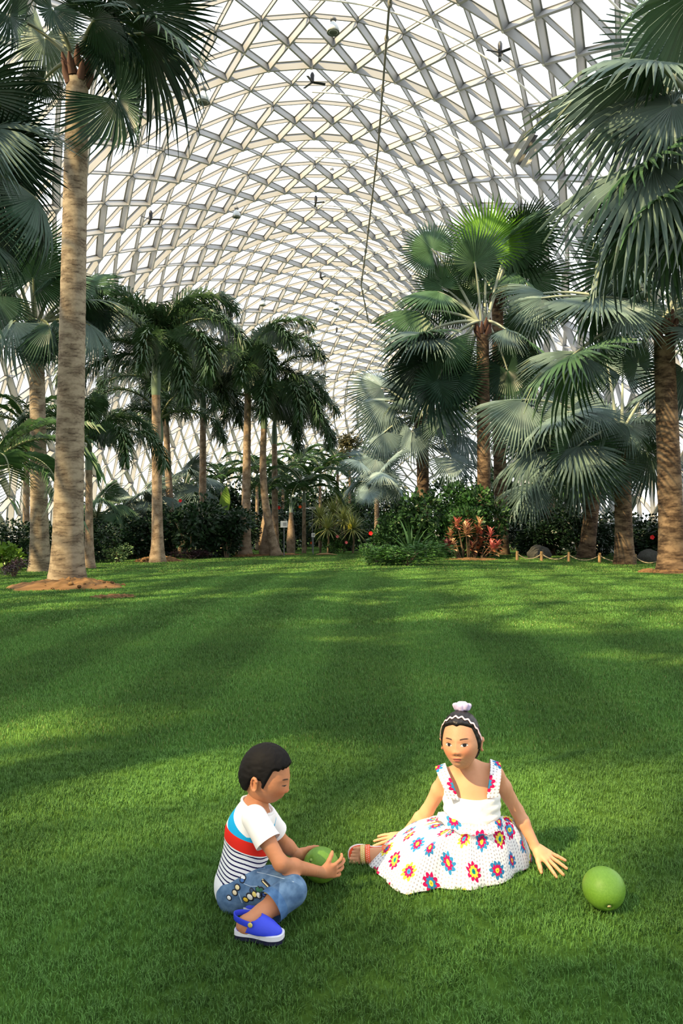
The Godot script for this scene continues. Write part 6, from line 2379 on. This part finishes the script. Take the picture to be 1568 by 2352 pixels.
	d.limb(pv + Vector3(-0.008, -0.012, 0), pv.lerp(wa, 0.9), 0.094, 0.088, 0.03, fwd, 1.18)
	d.limb(pv + Vector3(-0.01, -0.012, 0.05), hr, 0.066, 0.064, 0.03)
	var cr_end := kr.lerp(ar, 0.50)
	d.chain([hr, hr.lerp(kr, 0.6), kr], [0.065, 0.059, 0.0535], 0.02)
	leg.chain([kr, kr.lerp(ar, 0.6)], [0.0535, 0.0485], 0.02)
	var cl_end := kl.lerp(al, 0.5)
	d.chain([hl, hl.lerp(kl, 0.6), kl, cl_end], [0.066, 0.060, 0.050, 0.046], 0.02)
	var sd := (ar - kr).normalized()
	leg.planes.append(Plane(sd, kr.lerp(ar, 0.46)))
	var shp := Shape.new()
	d.mesh_into(shp, 0.0065)
	leg.mesh_into(shp, 0.0065)
	shp.smooth()
	put("shorts", shp.mesh(), m_denim, root, loc)
	for cuff in [[kr, ar], [kl, al]]:
		var cf := Shape.new()
		var c0: Vector3 = cuff[0]
		cf.tube(PackedVector3Array([c0.lerp(cuff[1], 0.36), c0.lerp(cuff[1], 0.40), c0.lerp(cuff[1], 0.50), c0.lerp(cuff[1], 0.58)]), PackedFloat32Array([0.0500, 0.0535, 0.0535, 0.0545]), 30, Color.WHITE, false)
		put("cuff", cf.mesh(), m_cuff, root, loc)
	patches(root, loc, d)
	clog(root, loc, heel, fx, fz, 0.158, "clog")
	# the other clog, tucked under the right leg
	var fx2 := Vector3(-0.97, 0.0, 0.2).normalized()
	clog(root, loc, on_ground(662, 2098), fx2, fx2.cross(Vector3.UP).normalized(), 0.150, "clog")

func boy_hair(q: Vector3, p: Vector3) -> float:
	var s1 := (p.y - (0.056 - 3.0 * p.x * p.x + 0.002 * sin(p.x * 400.0))) / 0.006
	var s2 := (0.024 - p.z + clampf(p.y, -0.05, 0.06) * 0.30) / 0.008
	var floor_y := lerpf(-0.060, 0.004, smoothstep(-0.050, -0.026, p.z))
	floor_y = lerpf(floor_y, -0.024, smoothstep(0.004, 0.014, p.z))
	var s3 := (p.y - floor_y) / 0.009
	var s := minf(maxf(s1, s2), s3)
	return lerpf(-0.007, 0.010 + 0.006 * smoothstep(0.1, 1.0, q.y) + 0.0022 * patch_noise.get_noise_3dv(p * 380.0), smoothstep(-1.0, 1.0, s))

# where the sight line through a pixel meets a solid: [point, outward normal]
func meet(s: Solid, px: float, py: float, from: float, to: float) -> Array:
	var all := PackedInt32Array(range(s.a.size()))
	var t := from
	while t < to:
		var p := at_px(px, py, t)
		var d := s.at(p, all)
		if d < 0.0008:
			var e := 0.002
			var n := Vector3(s.at(p + Vector3(e, 0, 0), all) - d, s.at(p + Vector3(0, e, 0), all) - d, s.at(p + Vector3(0, 0, e), all) - d).normalized()
			return [p, n]
		t += maxf(d * 0.7, 0.0008)
	return []

# sewn-on patches and seams of the shorts
func patches(root: Node3D, loc: Transform3D, s: Solid) -> void:
	var cream := Color(0.88, 0.82, 0.62)
	var ink := Color(0.10, 0.10, 0.13)
	var dots := [[558, 2016, 7, Color(0.90, 0.90, 0.88)], [556, 2022, 6, Color(0.25, 0.42, 0.66)], [545, 2038, 7, cream], [539, 2050, 7, Color(0.86, 0.80, 0.66)], [526, 2062, 6, Color(0.88, 0.88, 0.86)], [564, 2066, 7, Color(0.90, 0.74, 0.20)], [574, 2060, 9, Color(0.86, 0.85, 0.80)], [584, 2054, 8, Color(0.88, 0.80, 0.45)], [594, 2056, 8, Color(0.86, 0.86, 0.84)], [600, 2046, 8, Color(0.16, 0.36, 0.25)], [592, 2043, 7, Color(0.18, 0.40, 0.28)], [606, 2054, 6, Color(0.24, 0.36, 0.66)], [578, 2046, 6, Color(0.20, 0.28, 0.38)]]
	for e in dots:
		var m := meet(s, e[0], e[1], 2.3, 3.1)
		if m.is_empty():
			continue
		var n: Vector3 = m[1]
		var x := n.cross(Vector3(0.3, 1, 0.2)).normalized()
		var r: float = e[2] * 0.00148
		for layer in 2:
			var sh := Shape.new()
			var k := 1.25 if layer == 0 else 0.95
			sh.blob(m[0], x * r * k, n * (0.0016 if layer == 0 else 0.0026), x.cross(n) * r * k * 0.8, 6, 12)
			put("patch_border" if layer == 0 else "patch", sh.mesh(), std(ink if layer == 0 else e[3], 0.85), root, loc)
	for line in [[[603, 2022], [609, 2028], [617, 2036], [620, 2044], [615, 2051], [608, 2050]]]:
		for layer in 2:
			var pts := PackedVector3Array()
			var rad := PackedFloat32Array()
			for q in line:
				var m := meet(s, q[0], q[1], 2.3, 3.1)
				if not m.is_empty():
					pts.append(m[0] + m[1] * 0.001 * layer)
					rad.append(0.0062 if layer == 0 else 0.0052)
			if pts.size() > 2:
				var sh := Shape.new()
				sh.tube(pts, rad, 8)
				put("patch_border" if layer == 0 else "patch", sh.mesh(), std(ink if layer == 0 else cream, 0.85), root, loc)
	for line in [[[590, 2003], [620, 2010], [650, 2018], [675, 2026]], [[560, 2030], [575, 2036], [592, 2036]], [[548, 2052], [552, 2064], [556, 2074]]]:
		var pts := PackedVector3Array()
		var rad := PackedFloat32Array()
		for q in line:
			var m := meet(s, q[0], q[1], 2.3, 3.1)
			if not m.is_empty():
				pts.append(m[0])
				rad.append(0.0016)
		if pts.size() > 2:
			var sh := Shape.new()
			sh.tube(pts, rad, 5)
			put("seam", sh.mesh(), std(Color(0.62, 0.70, 0.78), 0.9), root, loc)

func clog(root: Node3D, loc: Transform3D, heel: Vector3, fx: Vector3, fz: Vector3, length: float, called: String) -> void:
	var f := Transform3D(Basis(fx, Vector3.UP, fz), heel + Vector3(0, 0.006, 0))
	var shoe := Node3D.new()
	shoe.name = called
	root.add_child(shoe, true)
	var blue := std(Color(0.16, 0.24, 0.80), 0.55)
	var k := length / 0.158
	put("outsole", slab(f, foot_outline(length, 0.066 * k, 0.0), 0.002, 0.016).mesh(), std(Color(0.07, 0.07, 0.20), 0.7), shoe, loc)
	put("midsole", slab(f, foot_outline(length, 0.069 * k, 0.001), 0.016, 0.030).mesh(), std(Color(0.86, 0.86, 0.87), 0.6), shoe, loc)
	var s := Solid.new()
	s.limb(f * Vector3(0.030, 0.036, 0) * 1.0, f * Vector3(length * 0.62, 0.034, 0), 0.0275, 0.032, 0.02)
	s.limb(f * Vector3(length * 0.55, 0.036, 0), f * Vector3(length - 0.028, 0.028, 0), 0.034, 0.0235, 0.02)
	s.limb(f * Vector3(length * 0.50, 0.05, 0), f * Vector3(length * 0.42, 0.066, 0), 0.026, 0.022, 0.015)
	s.limb(f * Vector3(0.028, 0.044, 0), f * Vector3(length * 0.40, 0.05, 0), 0.0225, 0.025, 0.004, Vector3.ZERO, 1.0, true)
	s.limb(f * Vector3(0.03, 0.075, 0), f * Vector3(length * 0.36, 0.085, 0), 0.031, 0.03, 0.004, Vector3.ZERO, 1.0, true)
	s.planes.append(Plane(Vector3.DOWN, f * Vector3(0, 0.029, 0)))
	put("upper", solid_shape(s, 0.0035).mesh(), blue, shoe, loc)
	# heel strap with its button
	var q := PackedVector3Array()
	var qw := PackedVector3Array()
	var qu := PackedVector3Array()
	for j in 21:
		var an := lerpf(-0.5, 0.5, j / 20.0) * PI
		var x := length * 0.40 - cos(an) * length * 0.40 - 0.004
		var z := sin(an) * 0.034
		q.append(f * Vector3(x, 0.060 + 0.010 * cos(an), z))
		qw.append(Vector3(0, 0.0085, 0))
		qu.append(f.basis * Vector3(-cos(an), 0, sin(an)))
	put("heel_strap", ribbon(q, qw, qu, 0.002).mesh(), blue, shoe, loc)
	for sd in [-1.0, 1.0]:
		var bt := Shape.new()
		var at := f * Vector3(length * 0.385, 0.060, sd * 0.0355)
		bt.blob(at, fx * 0.008, Vector3.UP * 0.008, fz * 0.003, 6, 14)
		put("button", bt.mesh(), std(Color(0.80, 0.74, 0.36), 0.5), shoe, loc)
